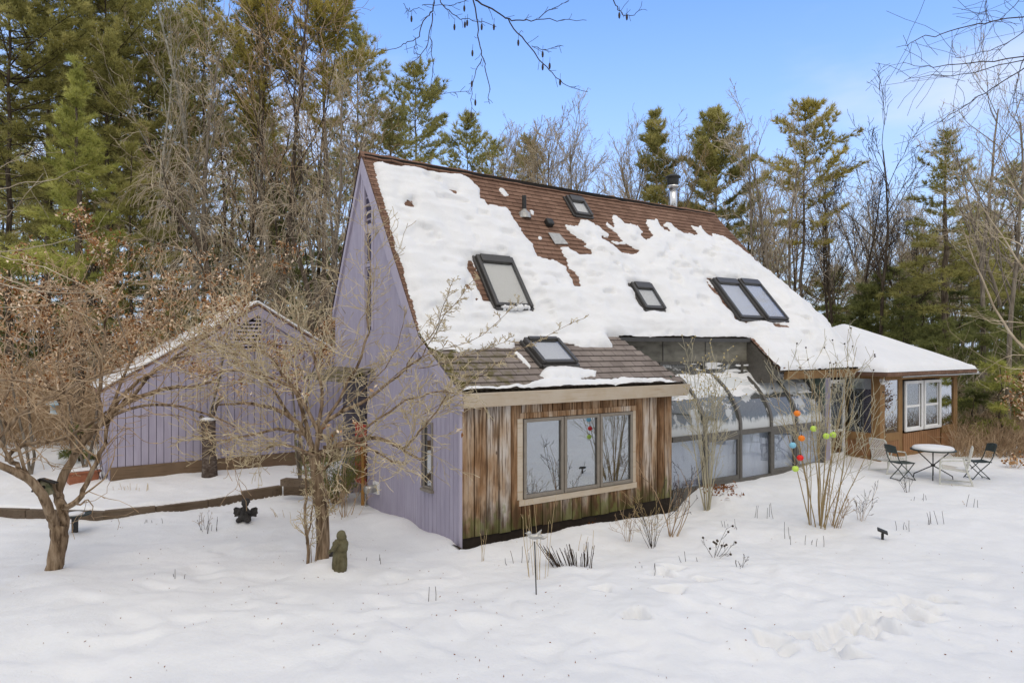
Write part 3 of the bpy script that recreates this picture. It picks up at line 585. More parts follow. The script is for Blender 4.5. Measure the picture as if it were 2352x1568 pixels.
# --- snow lying on the roofs
def poly_sd(px, py, poly):
    P = np.array(poly, float); Q = np.roll(P, -1, 0); x = px.ravel()[:, None]; y = py.ravel()[:, None]
    e = Q - P; wx = x - P[:, 0]; wy = y - P[:, 1]; t_ = np.clip((wx * e[:, 0] + wy * e[:, 1]) / (e ** 2).sum(1), 0, 1)
    d = np.sqrt(((wx - t_ * e[:, 0]) ** 2 + (wy - t_ * e[:, 1]) ** 2).min(1))
    c1 = (P[:, 1] <= y) & (Q[:, 1] > y) & (e[:, 0] * wy - e[:, 1] * wx > 0); c2 = (P[:, 1] > y) & (Q[:, 1] <= y) & (e[:, 0] * wy - e[:, 1] * wx < 0)
    return np.where((c1.sum(1) - c2.sum(1)) != 0, d, -d).reshape(px.shape)
z5 = lambda L_: [(a * .325 + 1254.4, b * .325 + 352.8) for a, b in L_]
SNOWPOLY = [(856, 371), (878, 371), (905, 380), (960, 387), (1000, 396), (1030, 400), (1060, 402), (1085, 418), (1100, 432), (1104, 452), (1122, 470), (1160, 477), (1176, 496), (1192, 525), (1218, 558), (1232, 588), (1268, 598),
  (1298, 612), (1312, 636), (1318, 658), (1335, 660), (1329, 640), (1306, 618), (1303, 600), (1296, 585)] + z5([(100, 672), (150, 665), (230, 712), (312, 712), (315, 690), (250, 655), (300, 637), (305, 635), (240, 610), (165, 570), (130, 505), (225, 510), (235, 462), (290, 465), (400, 530),
  (440, 560), (450, 600), (500, 630), (560, 625), (545, 645), (470, 640), (440, 600), (390, 590), (395, 603), (430, 615), (490, 670), (530, 706), (638, 713), (650, 690), (600, 655), (530, 600), (420, 510), (425, 480), (470, 520), (460, 440), (500, 435), (555, 490), (650, 510), (695, 560), (660, 575), (705, 605), (745, 577), (715, 500), (705, 465), (790, 465), (870, 490), (930, 540), (980, 570), (1060, 570), (1020, 512), (1090, 520),
  (1130, 558), (1190, 598), (1165, 562), (1240, 575), (1330, 640)]) + [(1740, 600), (1900, 735), (1990, 850), (1960, 846), (1790, 846), (1730, 779), (1560, 777), (1392, 775), (1410, 797), (1370, 800), (1340, 797), (1300, 790), (1262, 786), (1180, 784), (1178, 800), (1120, 803), (1060, 806), (1000, 806), (975, 790), (962, 764), (930, 640), (884, 480), (858, 388)]
EXTRA = [z5([(-120, 400), (-100, 395), (-80, 420), (-90, 445), (-115, 430)]), [(1146, 430), (1153, 432), (1166, 447), (1160, 452), (1148, 440)], [(1196, 492), (1208, 495), (1206, 500), (1196, 498)], [(1236, 543), (1244, 544), (1246, 551), (1238, 551)]]
BARE = [[(922, 467), (944, 462), (948, 475), (930, 474)], [(1029, 436), (1048, 440), (1046, 443)], [(1066, 655), (1075, 650), (1080, 668), (1070, 664)], [(1078, 600), (1090, 618), (1112, 655), (1126, 690), (1110, 690), (1090, 650), (1074, 615)], [(1084, 672), (1097, 690), (1090, 692)],
        [(1505, 500), (1538, 498), (1520, 520)], z5([(825, 515), (870, 530), (868, 545), (835, 530)]), z5([(862, 672), (882, 682), (878, 692), (866, 688)]), z5([(1130, 895), (1210, 985), (1240, 1010), (1340, 1130), (1420, 1195), (1340, 1170), (1220, 1020), (1130, 915)]), z5([(1600, 1200), (1700, 1215), (1730, 1240), (1610, 1225)]), z5([(600, 1000), (640, 1060), (690, 1110), (640, 1070)])]
def snow_sheet(mb, X, Zr, thick, polys, bare=(), scale=9., off=.012):
    XX, ZZ = np.meshgrid(X, Zr); P = roofP(XX, ZZ); N = roofN(XX, ZZ); px, py = proj(P)
    d = np.full(px.shape, -99.)
    for q in polys: d = np.maximum(d, poly_sd(px, py, q))
    for q in bare: d = np.minimum(d, -poly_sd(px, py, q))
    d = np.where(d < 40, d, d + 0) + 5 * fbm(XX * 3.2, ZZ * 4.5, 21, 3) + 2.5 * fbm(XX * 12, ZZ * 14, 23, 2)
    hn = fbm(XX * 1.9, ZZ * 4.2, 31, 3)
    h = np.where(d > 0, thick * (1 - np.exp(-np.maximum(d, 0) / scale)) * (1 + .8 * fbm(XX * .9, ZZ * 1.3, 8, 3)) + (.05 * fbm(XX * 2.2, ZZ * 3.4, 9, 3) + .012 * fbm(XX * 9, ZZ * 12, 19, 2) + .03 * fbm(XX * .7, ZZ * 8, 37, 2)) * ss(d, 0, 8), -.03)
    h = np.where(d > 0, h * (1 - .65 * ss(hn, .22, .42)), h); h = np.maximum(h, -.03) + off
    V = P + N * h[..., None]
    k = (d > -4) & ~((ZZ < FZ - .005) & (XX > np.interp(ZZ, [2.74, FZ], [12.12, 11.22])) & (XX < np.interp(ZZ, [2.95, FZ], [15.68, 15.65]))); keep = (k[:-1, :-1] & k[1:, :-1] & k[:-1, 1:] & k[1:, 1:])
    grid(mb, V[:, ::-1].copy(), keep[:, ::-1])
LIFT = [[(x, y - 3 if i < 2 else y + 3) for i, (x, y) in enumerate(q)] for q in SKYPX]
mb = MB(); snow_sheet(mb, np.arange(XL - .05, 19.75, .045), np.concatenate([np.arange(7.8, FZ, -.04), np.arange(FZ, 2.95, -.03)]), .12, [SNOWPOLY] + EXTRA, BARE + LIFT)
mb.build('roof_snow', SNOW, house, True)
SHED_SNOW = [[(1255, 842), (1282, 835), (1310, 838), (1345, 846), (1372, 852), (1366, 866), (1330, 872), (1295, 872), (1262, 878), (1240, 862)], [(1060, 900), (1068, 892), (1200, 886), (1250, 870), (1330, 872), (1420, 870), (1520, 868), (1566, 880), (1566, 884), (1300, 893), (1064, 904)],
             [(1180, 788), (1188, 812), (1208, 830), (1218, 842), (1222, 852), (1205, 836), (1184, 812), (1174, 792)]]
mb = MB(); snow_sheet(mb, np.arange(XL - .05, 12.15, .04), np.arange(3.4, 2.72, -.02), .10, SHED_SNOW, [], 7., .02); mb.build('shed_snow', SNOW, house, True)
q = onY(1280, 706, 12.1)
# lump of icy snow below the big skylight
mb = MB(); rs = np.random.RandomState(5)
for i in range(26):
    p = on_roof(1150 + rs.rand() * 62, 709 + rs.rand() * 4); ell(mb, p + roofN(p[0], p[2]) * .07, rs.uniform(.03, .08, 3), 8)
mb.build('icy_snow', SNOW, house, True)

# ------------------------------------------------------------------ sunroom
YS = 10.5; RIBX = [11.80, 12.91, 14.21, 15.45, 16.55, 17.80]
PROF = [(12.2, 3.14), (11.75, 2.99), (11.30, 2.81), (11.06, 2.63), (10.86, 2.43), (10.68, 2.19), (10.57, 1.98), (10.51, 1.76), (10.5, 1.5)]
def spl(P, n):
    P = np.array(P, float); t_ = np.arange(len(P)); u = np.linspace(0, len(P) - 1, n); out = []
    for x in u:
        i = min(int(x), len(P) - 2); f = x - i; p0 = P[max(i - 1, 0)]; p1 = P[i]; p2 = P[i + 1]; p3 = P[min(i + 2, len(P) - 1)]
        out.append(.5 * (2 * p1 + (p2 - p0) * f + (2 * p0 - 5 * p1 + 4 * p2 - p3) * f * f + (3 * p1 - p0 - 3 * p2 + p3) * f ** 3))
    return np.array(out)
CUR = spl(PROF, 33)
mb = MB(); base_z = .27
def ribx(mb, x, w_, off=.035, zb=base_z):
    pts = np.concatenate([CUR, [[YS, zb]]]); pts[:, 0] = np.minimum(pts[:, 0], pY(x) - .03 - .004 * np.arange(len(pts)) / 33); T = np.gradient(pts, axis=0); T /= np.linalg.norm(T, axis=1, keepdims=True); Nn = np.stack([T[:, 1], -T[:, 0]], -1)
    A = pts + Nn * off * np.where(Nn[:, :1] * 0 + 1 > 0, 1, 1); B = pts - Nn * .05
    if A[5, 1] < B[5, 1]: A, B = pts - Nn * off, pts + Nn * .05
    n = len(pts); V = np.concatenate([np.c_[np.full(n, x + s_), Q] for s_ in (-w_ / 2, w_ / 2) for Q in (A, B)])
    F = []
    for i in range(n - 1):
        a0, b0, a1, b1 = i, n + i, 2 * n + i, 3 * n + i
        F += [[a0, a0 + 1, a1 + 1, a1], [b0, b1, b1 + 1, b0 + 1], [a0, b0, b0 + 1, a0 + 1], [a1, a1 + 1, b1 + 1, b1]]
    mb.add(V, F)
for x in RIBX[1:]: ribx(mb, x, .085)
for a, b in zip(RIBX[:-1], RIBX[1:]):
    a2 = a + (.0425 if a > 12 else 0); b2 = b - .0425
    box(mb, (a2, YS - .03, 1.42), (b2, YS + .04, 1.54)); box(mb, (a2, YS - .03, base_z - .35), (b2, YS + .04, base_z + .10))
for i in (1, 3, 4):      # sliding sashes set into the lower bays
    a, b = RIBX[i] + .045, RIBX[i + 1] - .045
    box(mb, (a, YS - .02, base_z + .102), (a + .07, YS + .03, 1.418)); box(mb, (b - .07, YS - .02, base_z + .102), (b, YS + .03, 1.418)); box(mb, (a + .07, YS - .02, 1.33), (b - .07, YS + .03, 1.418)); box(mb, (a + .07, YS - .02, base_z + .102), (b - .07, YS + .03, base_z + .20))
box(mb, (11.8, YS - .02, -.2), (17.85, YS + .05, base_z - .352))
sun_f = mb.build('sunroom_frame', BRONZE, house)
for a, b in zip(RIBX[:-1], RIBX[1:]):
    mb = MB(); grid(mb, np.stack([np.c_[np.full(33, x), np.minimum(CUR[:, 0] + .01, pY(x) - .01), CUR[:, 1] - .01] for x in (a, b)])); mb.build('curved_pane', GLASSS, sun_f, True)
    mb = MB(); box(mb, (a, YS + .012, base_z + .1), (b, YS + .018, 1.42)); mb.build('lower_pane', GLASS, sun_f)
mb = MB(); X = np.linspace(11.82, 17.75, 160); V = np.stack([X, YS + .16 + .025 * np.sin(X * 23) + .015 * np.sin(X * 57 + 1)], -1)
grid(mb, np.stack([np.c_[V, np.full(160, z)] for z in (1.5, .1)])); mb.build('curtain', LAVC, sun_f, True)
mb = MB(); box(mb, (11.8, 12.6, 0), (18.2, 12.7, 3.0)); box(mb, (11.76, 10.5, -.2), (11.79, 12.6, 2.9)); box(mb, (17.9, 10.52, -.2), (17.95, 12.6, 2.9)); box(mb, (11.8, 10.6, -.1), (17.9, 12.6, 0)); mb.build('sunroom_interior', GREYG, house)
# wet snow left on the glass roof
mb = MB(); XX, UU = np.meshgrid(np.arange(11.85, 17.8, .04), np.arange(0, 18, .25))
i0 = np.clip(UU.astype(int), 0, 31); fr_ = UU - i0; YY = CUR[i0, 0] * (1 - fr_) + CUR[i0 + 1, 0] * fr_; ZZ = CUR[i0, 1] * (1 - fr_) + CUR[i0 + 1, 1] * fr_
cov = ss(np.abs(UU - 8.0 - .8 * fbm(XX * 1.3, XX * 0, 3)), 1.3, .2) * (1 - .55 * ss(XX, 14.3, 15.2)) + 1.3 * fbm(XX * 2, UU * .6, 6, 3) - .55 + .8 * ss(XX, 15.0, 15.6) * ss(UU, 5, 7) * ss(UU, 10, 9)
grid(mb, np.stack([XX, np.minimum(YY - .01, pY(XX) - .05), ZZ + np.clip(cov, -.3, .7) * .08], -1)[:, ::-1].copy(), (cov[:-1, :-1] > -.35)[:, ::-1]); mb.build('glass_snow', SNOW, house, True)

# ------------------------------------------------------------------ corner porch
PX0, PX1, PY0, PY1 = 20.67, 25.81, 10.42, 15.5
porch = thing('corner_porch', (PX0, PY0, .2), 'square glazed wooden porch under a thick snow-covered hip roof, beside the table', 'porch')
def box_(a, b): box(mb, a, b)
for a_, b_ in (((20.67, 10.42, 0), (20.95, 10.68, 2.66)), ((21.84, 10.45, .3), (22.08, 10.6, 2.55)), ((25.55, 10.43, 0), (25.81, 10.68, 2.56)), ((20.68, 11.5, 0), (20.88, 11.72, 2.66)), ((24.54, 10.47, .9), (24.62, 10.58, 2.55)), ((23.30, 10.47, .5), (23.36, 10.58, 2.55))):
    mb = MB(); box_(a_, b_); mb.build('post', HONEY, porch)
mb = MB(); box_((20.64, 10.40, 2.60), (20.76, 15.5, 2.76)); box_((20.96, 10.40, 2.55), (25.83, 10.56, 2.76)); box_((20.96, 10.41, .74), (21.83, 10.56, .97)); box_((24.63, 10.41, .74), (25.54, 10.56, .97)); box_((20.66, 10.69, .76), (20.80, 11.49, .98)); box_((20.655, 10.405, -.1), (25.86, 10.56, .30)); box_((20.655, 10.70, -.1), (20.80, 13, .30)); mb.build('rail', HONEY, porch)
mb = MB()
for a, b, zt in ((20.96, 21.83, .738), (22.09, 24.53, .90), (24.63, 25.54, .738)):
    n = int(round((b - a) / .13))
    for i in range(n): box(mb, (a + (b - a) * i / n + .008, 10.425, .302), (a + (b - a) * (i + 1) / n - .008, 10.46, zt))
mb.build('cedar_boards', REDCEDAR, porch); mb = MB()
for i in range(5): box(mb, (20.675, 10.70 + i * .16 + .006, .302), (20.71, 10.70 + (i + 1) * .16 - .006, .758))
for i in range(22): box(mb, (20.675, 11.73 + i * .16 + .006, .302), (20.71, 11.73 + (i + 1) * .16 - .006, 2.59))
mb.build('cedar_boards', REDCEDAR, porch)
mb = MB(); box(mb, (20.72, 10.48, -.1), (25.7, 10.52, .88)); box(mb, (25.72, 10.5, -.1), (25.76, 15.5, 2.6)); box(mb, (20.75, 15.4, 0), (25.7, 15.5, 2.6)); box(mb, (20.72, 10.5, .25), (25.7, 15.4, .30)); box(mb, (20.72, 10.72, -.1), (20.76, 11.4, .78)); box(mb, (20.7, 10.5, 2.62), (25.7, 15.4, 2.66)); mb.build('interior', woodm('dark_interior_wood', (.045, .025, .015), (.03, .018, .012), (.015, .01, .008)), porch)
for a, b in ((20.96, 21.83), (24.63, 25.54)):
    mb = MB(); box(mb, (a, 10.47, .975), (b, 10.478, 2.545)); p_ = mb.build('side_pane', GLASSM, porch)
    mb = MB(); box(mb, (a, 10.53, 2.18 if a < 22 else 2.32), (b, 10.54, 2.545)); mb.build('roller_shade', MULL, p_)
mb = MB(); box(mb, (20.72, 10.69, .985), (20.728, 11.49, 2.595)); p_ = mb.build('side_pane', GLASS, porch); mb = MB(); box(mb, (20.80, 10.69, 2.28), (20.81, 11.49, 2.595)); mb.build('roller_shade', MULL, p_)
for a, b in ((22.14, 23.29), (23.37, 24.53)):
    f = window(porch, 'y', 10.44, a, b, .95, 2.50, -1, WHITE, .09, GLASS, None, .06)
    mb = MB(); c_ = .13; box(mb, (a + c_, 10.425, 1.08), (a + c_ + .05, 10.437, 2.38)); box(mb, (b - c_ - .05, 10.425, 1.08), (b - c_, 10.437, 2.38)); box(mb, (a + c_, 10.42, 1.68), (b - c_, 10.436, 1.75)); box(mb, (a + c_, 10.425, 1.03), (b - c_, 10.437, 1.078)); mb.build('sash', WHITE, f)
    mb = MB(); box(mb, (a, 10.56, .95), (b, 10.57, 2.5)); mb.build('blind', mat_noise('grey_screen', [(.10, .10, .10), (.17, .17, .165)], 14, bump=0) if a < 23 else MATS['grey_screen'], f)
ex, ey = .42, .42; E0 = (PX0 - ex, PY0 - ey); E1 = (PX1 + ex, PY1 + ey); ax_, ay_, az_ = (PX0 + PX1) / 2, (PY0 + PY1) / 2, 4.18
mb = MB(); cs = [(E0[0], E0[1]), (E1[0], E0[1]), (E1[0], E1[1]), (E0[0], E1[1])]
mb.add([(x, y, 2.80) for x, y in cs] + [(ax_, ay_, az_)], [[0, 1, 4], [1, 2, 4], [2, 3, 4], [3, 0, 4]]); mb.add([(x, y, 2.70) for x, y in cs], [[3, 2, 1, 0]])
for i in range(4):
    (x0, y0), (x1, y1) = cs[i], cs[(i + 1) % 4]; mb.add([(x0, y0, 2.70), (x1, y1, 2.70), (x1, y1, 2.80), (x0, y0, 2.80)], [[0, 1, 2, 3]])
mb.build('hip_roof', SHINGLE, porch)
mb = MB(); n = 90; u = np.linspace(-1, 1, n); U, Vv = np.meshgrid(u, u); r_ = np.maximum(np.abs(U), np.abs(Vv)); edge = 1 - r_
# pillowy snow: rounded hips and rim
sm = (np.abs(U) ** 9 + np.abs(Vv) ** 9) ** (1 / 9); sm = np.minimum(sm, 1)
h = .19 * (1 - np.exp(-edge / .025)) * (1 + .15 * fbm(U * 2, Vv * 2, 5)) ; Zs = 2.80 + (az_ - 2.80) * (1 - (.985 * np.sqrt(sm ** 2 + .0006))) + h
grid(mb, np.stack([ax_ + U * (ax_ - E0[0] + .015), ay_ + Vv * (ay_ - E0[1] + .015), Zs - .004], -1)); mb.build('roof_snow', SNOW, porch, True)
mb = MB(); tube(mb, [(21.2, 10.04, 2.66), (23, 10.03, 2.67), (24.6, 10.03, 2.655), (26.5, 10.02, 2.66)], .022, 8)
for x in (21.6, 22.9, 24.1, 25.3, 26.2): tube(mb, [(x, 10.03, 2.66), (x, 10.06, 2.72)], .03, 6)
mb.build('awning_pole', GALV, porch)
mb = MB(); box(mb, (20.6, 10.3, 2.52), (20.72, 10.4, 2.60)); ell(mb, (20.55, 10.28, 2.5), (.07, .07, .06), 10); ell(mb, (20.72, 10.26, 2.5), (.07, .07, .06), 10); mb.build('floodlight', WHITE, porch)
chair = thing('armchair', (21.75, 11.9, .3), 'brown upholstered armchair inside the porch behind the side pane', 'armchair')
def armchair(root, x, y):
    M_ = rz(.5); 
    def B(mb, a, b):
        c_ = [(a[0] if i & 1 else b[0], a[1] if i & 2 else b[1], a[2] if i & 4 else b[2]) for i in range(8)]
        x0, y0, z0 = a; x1, y1, z1 = b
        v = np.array([(x0, y0, z0), (x1, y0, z0), (x1, y1, z0), (x0, y1, z0), (x0, y0, z1), (x1, y0, z1), (x1, y1, z1), (x0, y1, z1)]) @ M_.T + [x, y, .3]; mb.add(v, BF)
    UPH = mat_noise('brown_upholstery', [(.10, .05, .03), (.15, .08, .05)], 20, rough=.9, bump=.2)
    for nm, bs in (('seat', [((-.32, -.32, .18), (.32, .3, .45))]), ('backrest', [((-.34, .28, .2), (.34, .46, 1.15))]), ('arm', [((-.46, -.32, .1), (-.34, .4, .62))]), ('arm', [((.34, -.32, .1), (.46, .4, .62))])):
        mb = MB(); [B(mb, *q) for q in bs]; o = mb.build(nm, UPH, root); bevel(o, .05, 3)
    mb = MB(); [B(mb, (sx - .03, sy - .03, 0), (sx + .03, sy + .03, .18)) for sx in (-.28, .28) for sy in (-.26, .26)]; mb.build('leg', DARK, root)
armchair(chair, 21.75, 11.9)

# ------------------------------------------------------------------ garage
GX0, GX1, GY, GY1 = 1.81, 8.73, 19.24, 21.8; GA = (5.27, 4.68); GE = 2.58
gar = thing('garage', (GX0, GY, .3), 'lavender board garage with a louvred gable behind the bare fruit trees', 'garage')
mb = MB(); gt = lambda x: GE + (GA[1] - GE) * (1 - abs(x - GA[0]) / (GA[0] - GX0)) - .12
n = int(round((GX1 - GX0) / .168)); bw = (GX1 - GX0) / n
for i in range(n):
    a, b = GX0 + i * bw + .007, GX0 + (i + 1) * bw - .007
    def col_(z0, z1a, z1b): hexa(mb, [(a, GY - .025, z0), (b, GY - .025, z0), (b, GY, z0), (a, GY, z0)], [(a, GY - .025, z1a), (b, GY - .025, z1b), (b, GY, z1b), (a, GY, z1a)])
    if a > 4.55 and b < 5.35: col_(.64, 3.44, 3.44)
    else: col_(.64, gt(a), gt(b))
mb.build('board_wall', PURPLE, gar)
mb = MB(); prism(mb, [(GX0 + .02, GY + .002, .3), (GX1 - .02, GY + .002, .3), (GX1 - .02, GY + .002, GE - .1), (GA[0], GY + .002, GA[1] - .12), (GX0 + .02, GY + .002, GE - .1)], (0, .1, 0)); mb.build('wall_backing', MATS['shadow_purple'], gar)
mb = MB(); box(mb, (GX0 + .005, GY + .1, .3), (GX0 + .06, GY1, GE)); mb.build('side_wall', PURPLE, gar); mb = MB(); box(mb, (GX1 - .06, GY + .1, .3), (GX1, GY1, GE)); mb.build('side_wall', PURPLE, gar)
mb = MB(); box(mb, (GX0 + .02, GY - .06, -.2), (GX0 + 3.0, GY + .02, .635)); box(mb, (GX0 + 3.01, GY - .055, -.2), (GX1, GY + .02, .632)); box(mb, (GX0 + .02, GY + .1, -.2), (GX0 + .1, GY1, .5)); o = mb.build('sill_beam', BEAMW, gar); bevel(o, .01, 2)
mb = MB()
for s_ in (-1, 1):
    e = (GA[0] + s_ * (GA[0] - GX0 + .18), GE - .10)
    hexa(mb, [(GA[0], GY - .07, GA[1] - .30), (GA[0], GY - .028, GA[1] - .30), (e[0], GY - .028, e[1] - .28), (e[0], GY - .07, e[1] - .28)], [(GA[0], GY - .07, GA[1] - .04), (GA[0], GY - .028, GA[1] - .04), (e[0], GY - .028, e[1] - .02), (e[0], GY - .07, e[1] - .02)])
box(mb, (4.50, GY - .06, 3.40), (4.56, GY - .01, 4.0)); box(mb, (5.36, GY - .06, 3.40), (5.42, GY - .01, 4.35)); mb.build('barge_board', PURPLE2, gar)
mb = MB(); box(mb, (4.56, GY - .004, 3.42), (5.36, GY + .001, 4.42)); lv = mb.build('gable_vent', DARK, gar)
mb = MB()
for k in range(9):
    z = 3.46 + k * .10; xa = max(4.56, 4.56 + (z - 3.95) / .61 + .1 if z > 3.95 else 4.56)
    hexa(mb, [(xa, GY - .05, z), (5.36, GY - .05, z), (5.36, GY - .02, z), (xa, GY - .02, z)], [(xa, GY - .02, z + .05), (5.36, GY - .02, z + .05), (5.36, GY - .005, z + .05), (xa, GY - .005, z + .05)])
mb.build('slats', PURPLE2, lv)
def groof(dz, th, ov):
    mb = MB()
    for s_ in (-1, 1):
        e = (GA[0] + s_ * (GA[0] - GX0 + .22 - ov), GE - .13 + ov * .6)
        q = [(GA[0], GY - .09 + ov, GA[1] + dz), (GA[0], GY1, GA[1] + dz), (e[0], GY1, e[1] + dz), (e[0], GY - .09 + ov, e[1] + dz)]
        hexa(mb, q, [(x, y, z + th) for x, y, z in q])
    return mb
groof(-.02, .045, 0).build('gable_roof', SHINGLE, gar); o = groof(.03, .09, .02).build('roof_snow', SNOW, gar); bevel(o, .05, 3)

# ------------------------------------------------------------------ entry between house and garage (part of the house)
mb = MB()
for k in range(4):
    x0, x1 = 5.55 + k * .2, 5.78 + k * .2; hexa(mb, [(x0, 14.0, 2.78 + k * .06), (x1, 14.0, 2.84 + k * .06), (x1, 16.4, 2.84 + k * .06), (x0, 16.4, 2.78 + k * .06)], [(x0, 14.0, 2.84 + k * .06), (x1, 14.0, 2.90 + k * .06), (x1, 16.4, 2.90 + k * .06), (x0, 16.4, 2.84 + k * .06)])
mb.build('entry_roof', GREYSH, house)
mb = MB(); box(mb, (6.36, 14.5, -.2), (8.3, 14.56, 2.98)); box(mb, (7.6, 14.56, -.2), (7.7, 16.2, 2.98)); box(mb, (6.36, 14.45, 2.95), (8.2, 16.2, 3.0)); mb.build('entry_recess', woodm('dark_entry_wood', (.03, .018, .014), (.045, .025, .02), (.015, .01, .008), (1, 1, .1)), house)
mb = MB(); box(mb, (6.55, 14.75, .35), (6.6, 15.65, 1.75)); mb.build('entry_door', RED, house)
mb = MB(); tube(mb, [(6.25, 14.5, -.2), (6.25, 14.5, 1.5)], .04, 12); beam(mb, (6.25, 14.53, 1.42), (6.22, 14.30, 1.30), .05, .09); mb.build('entry_post', YELL, house)
# dryer hood on the lavender wall and a small tap below
mb = MB(); p = onX(868, 1119, XL); box(mb, (XL - .06, p[1] - .13, p[2] - .13), (XL - .001, p[1] + .13, p[2] + .13)); v_ = mb.build('wall_vent', WHITE, house)
mb = MB(); tube(mb, [p + [-.04, .0, 0], p + [-.17, -.02, -.01], p + [-.30, -.04, -.02]], .085, 18); mb.build('vent_pipe', GALV, v_, True)
mb = MB(); p = onX(849, 1172, XL); tube(mb, [p + [0, 0, .12], p + [-.1, 0, .12], p + [-.13, 0, .02]], .018, 8); tube(mb, [p + [-.1, 0, .13], p + [-.1, 0, .2]], .012, 6); beam(mb, p + [-.1, -.05, .2], p + [-.1, .05, .2], .015, .02); mb.build('garden_tap', GALV, house)
tag(house, None)
# ------------------------------------------------------------------ retaining timbers
def rtimber(pts, z0, z1, th, label):
    mb = MB()
    for a, b in zip(pts[:-1], pts[1:]):
        d = (b - a)[:2]; d /= np.linalg.norm(d); n_ = np.array([-d[1], d[0]]); 
        if n_ @ FW[:2] < 0: n_ = -n_
        e = d * -.005; A, B = a[:2] - e, b[:2] + e; Q = [A, B, B + n_ * th, A + n_ * th]
        w1 = random.Random(int(a[0] * 100)).uniform(-.02, .02)
        hexa(mb, [(*q, z0) for q in Q], [(*q, z1 + w1) for q in Q])
    o = mb.build('retaining_timber', TIMBER); tag(o, label, 'timber edging', 'timber edging of the snow terrace'); bevel(o, .02, 2); return o
wp = [p for p in WP]; rtimber([p - FW * .03 for p in wp[:4]], -.25, .16, .16, 'long dark timber edging running off past the leaning trunk'); rtimber([p - FW * .03 for p in wp[3:7]], -.25, .17, .16, 'dark timber edging between the leaning tree and the winged statue'); rtimber([p - FW * .03 for p in wp[6:8]], -.25, .22, .16, 'short ragged timber edging just past the winged statue')
a, b = onZ(652, 1118, .22), onZ(735, 1112, .22); rtimber([a, b], -.2, .30, .2, 'light brown end timber laid level beside the middle tree trunk')
a, b = onZ(650, 1098, .5), onZ(722, 1102, .5); mb = MB(); beam(mb, a - [0, 0, .08], b - [0, 0, .08], .24, .16); o = mb.build('retaining_timber', TIMBER); bevel(o, .015, 2); tag(o, 'raised grey timber lying on top of the end of the edging', 'timber edging', 'timber edging of the snow terrace')

# ------------------------------------------------------------------ statues, lights, pots
def statue_lady(P, H):
    s_ = H / .57; st = thing('stone_statue', P, 'mossy stone statue of a hooded woman holding a bundle, leaning by the trunk', 'statue')
    a = np.arange(40) * 2 * math.pi / 40; R_ = rz(-.9); tilt = np.array([[1, 0, .10], [0, 1, 0], [0, 0, 1.]])
    mb = MB(); rows = []
    for z, rx, ry, fold, ox in ((-.06, .075, .07, .10, .015), (0, .085, .078, .10, .012), (.06, .088, .080, .11, .01), (.13, .085, .076, .11, .006), (.20, .082, .072, .09, .0), (.255, .080, .068, .05, 0), (.262, .090, .075, .04, 0), (.30, .088, .074, .03, 0), (.35, .092, .074, .02, 0), (.39, .090, .068, .01, 0), (.42, .070, .058, 0, 0), (.445, .045, .045, 0, 0)):
        rows.append(np.stack([np.cos(a) * rx * (1 + fold * np.sin(9 * a + z * 8)) + ox, np.sin(a) * ry * (1 + fold * np.sin(9 * a + z * 8)), a * 0 + z], -1))
    V = np.concatenate(rows); k = 40
    def put(V): return (V * [1.25, 1.22, 1] @ tilt.T @ R_.T) * s_ + np.array(P)
    m2 = MB()
    m2.add(V, [[i * k + j, i * k + (j + 1) % k, (i + 1) * k + (j + 1) % k, (i + 1) * k + j] for i in range(len(rows) - 1) for j in range(k)]); m2.add(rows[0], [list(range(k))[::-1]]); m2.add(rows[-1], [list(range(k))])
    ell(m2, (-.008, 0, .49), (.056, .055, .078), 18); ell(m2, (.012, 0, .455), (.05, .06, .06), 16); ell(m2, (-.02, 0, .485), (.036, .038, .055), 14)     # veil and face
    ell(m2, (-.058, 0, .485), (.010, .008, .014), 8); ell(m2, (-.050, .014, .497), (.007, .010, .006), 8); ell(m2, (-.050, -.014, .497), (.007, .010, .006), 8); ell(m2, (-.052, 0, .462), (.007, .014, .005), 8)
    for sg in (-1, 1):
        tube(m2, [(.0, sg * .082, .405), (-.02, sg * .10, .34), (-.055, sg * .085, .29), (-.088, sg * .025, .315)], [.032, .030, .027, .020], 10)
        ell(m2, (-.094, sg * .015, .322), (.018, .02, .014), 8)
    ell(m2, (-.088, .01, .36), (.028, .05, .035), 12, rz(.3)); ell(m2, (-.095, .055, .385), (.022, .022, .024), 10); tube(m2, [(-.07, -.06, .30), (-.10, -.09, .255), (-.085, -.10, .235)], [.025, .022, .012], 8)
    m2.v = [put(v) for v in m2.v]; o = m2.build('body', STONE, st, True); remesh(o, .006 * s_); return st
p = G(778, 1304); statue_lady(p, .60)
mb = MB(); ell(mb, G(757, 1278) + [0, 0, .03], (.09, .07, .08), 12); tag(mb.build('small_rock', DSTONE, smooth=True), 'small dark rock half buried between the trunk and the stone woman', 'rock')
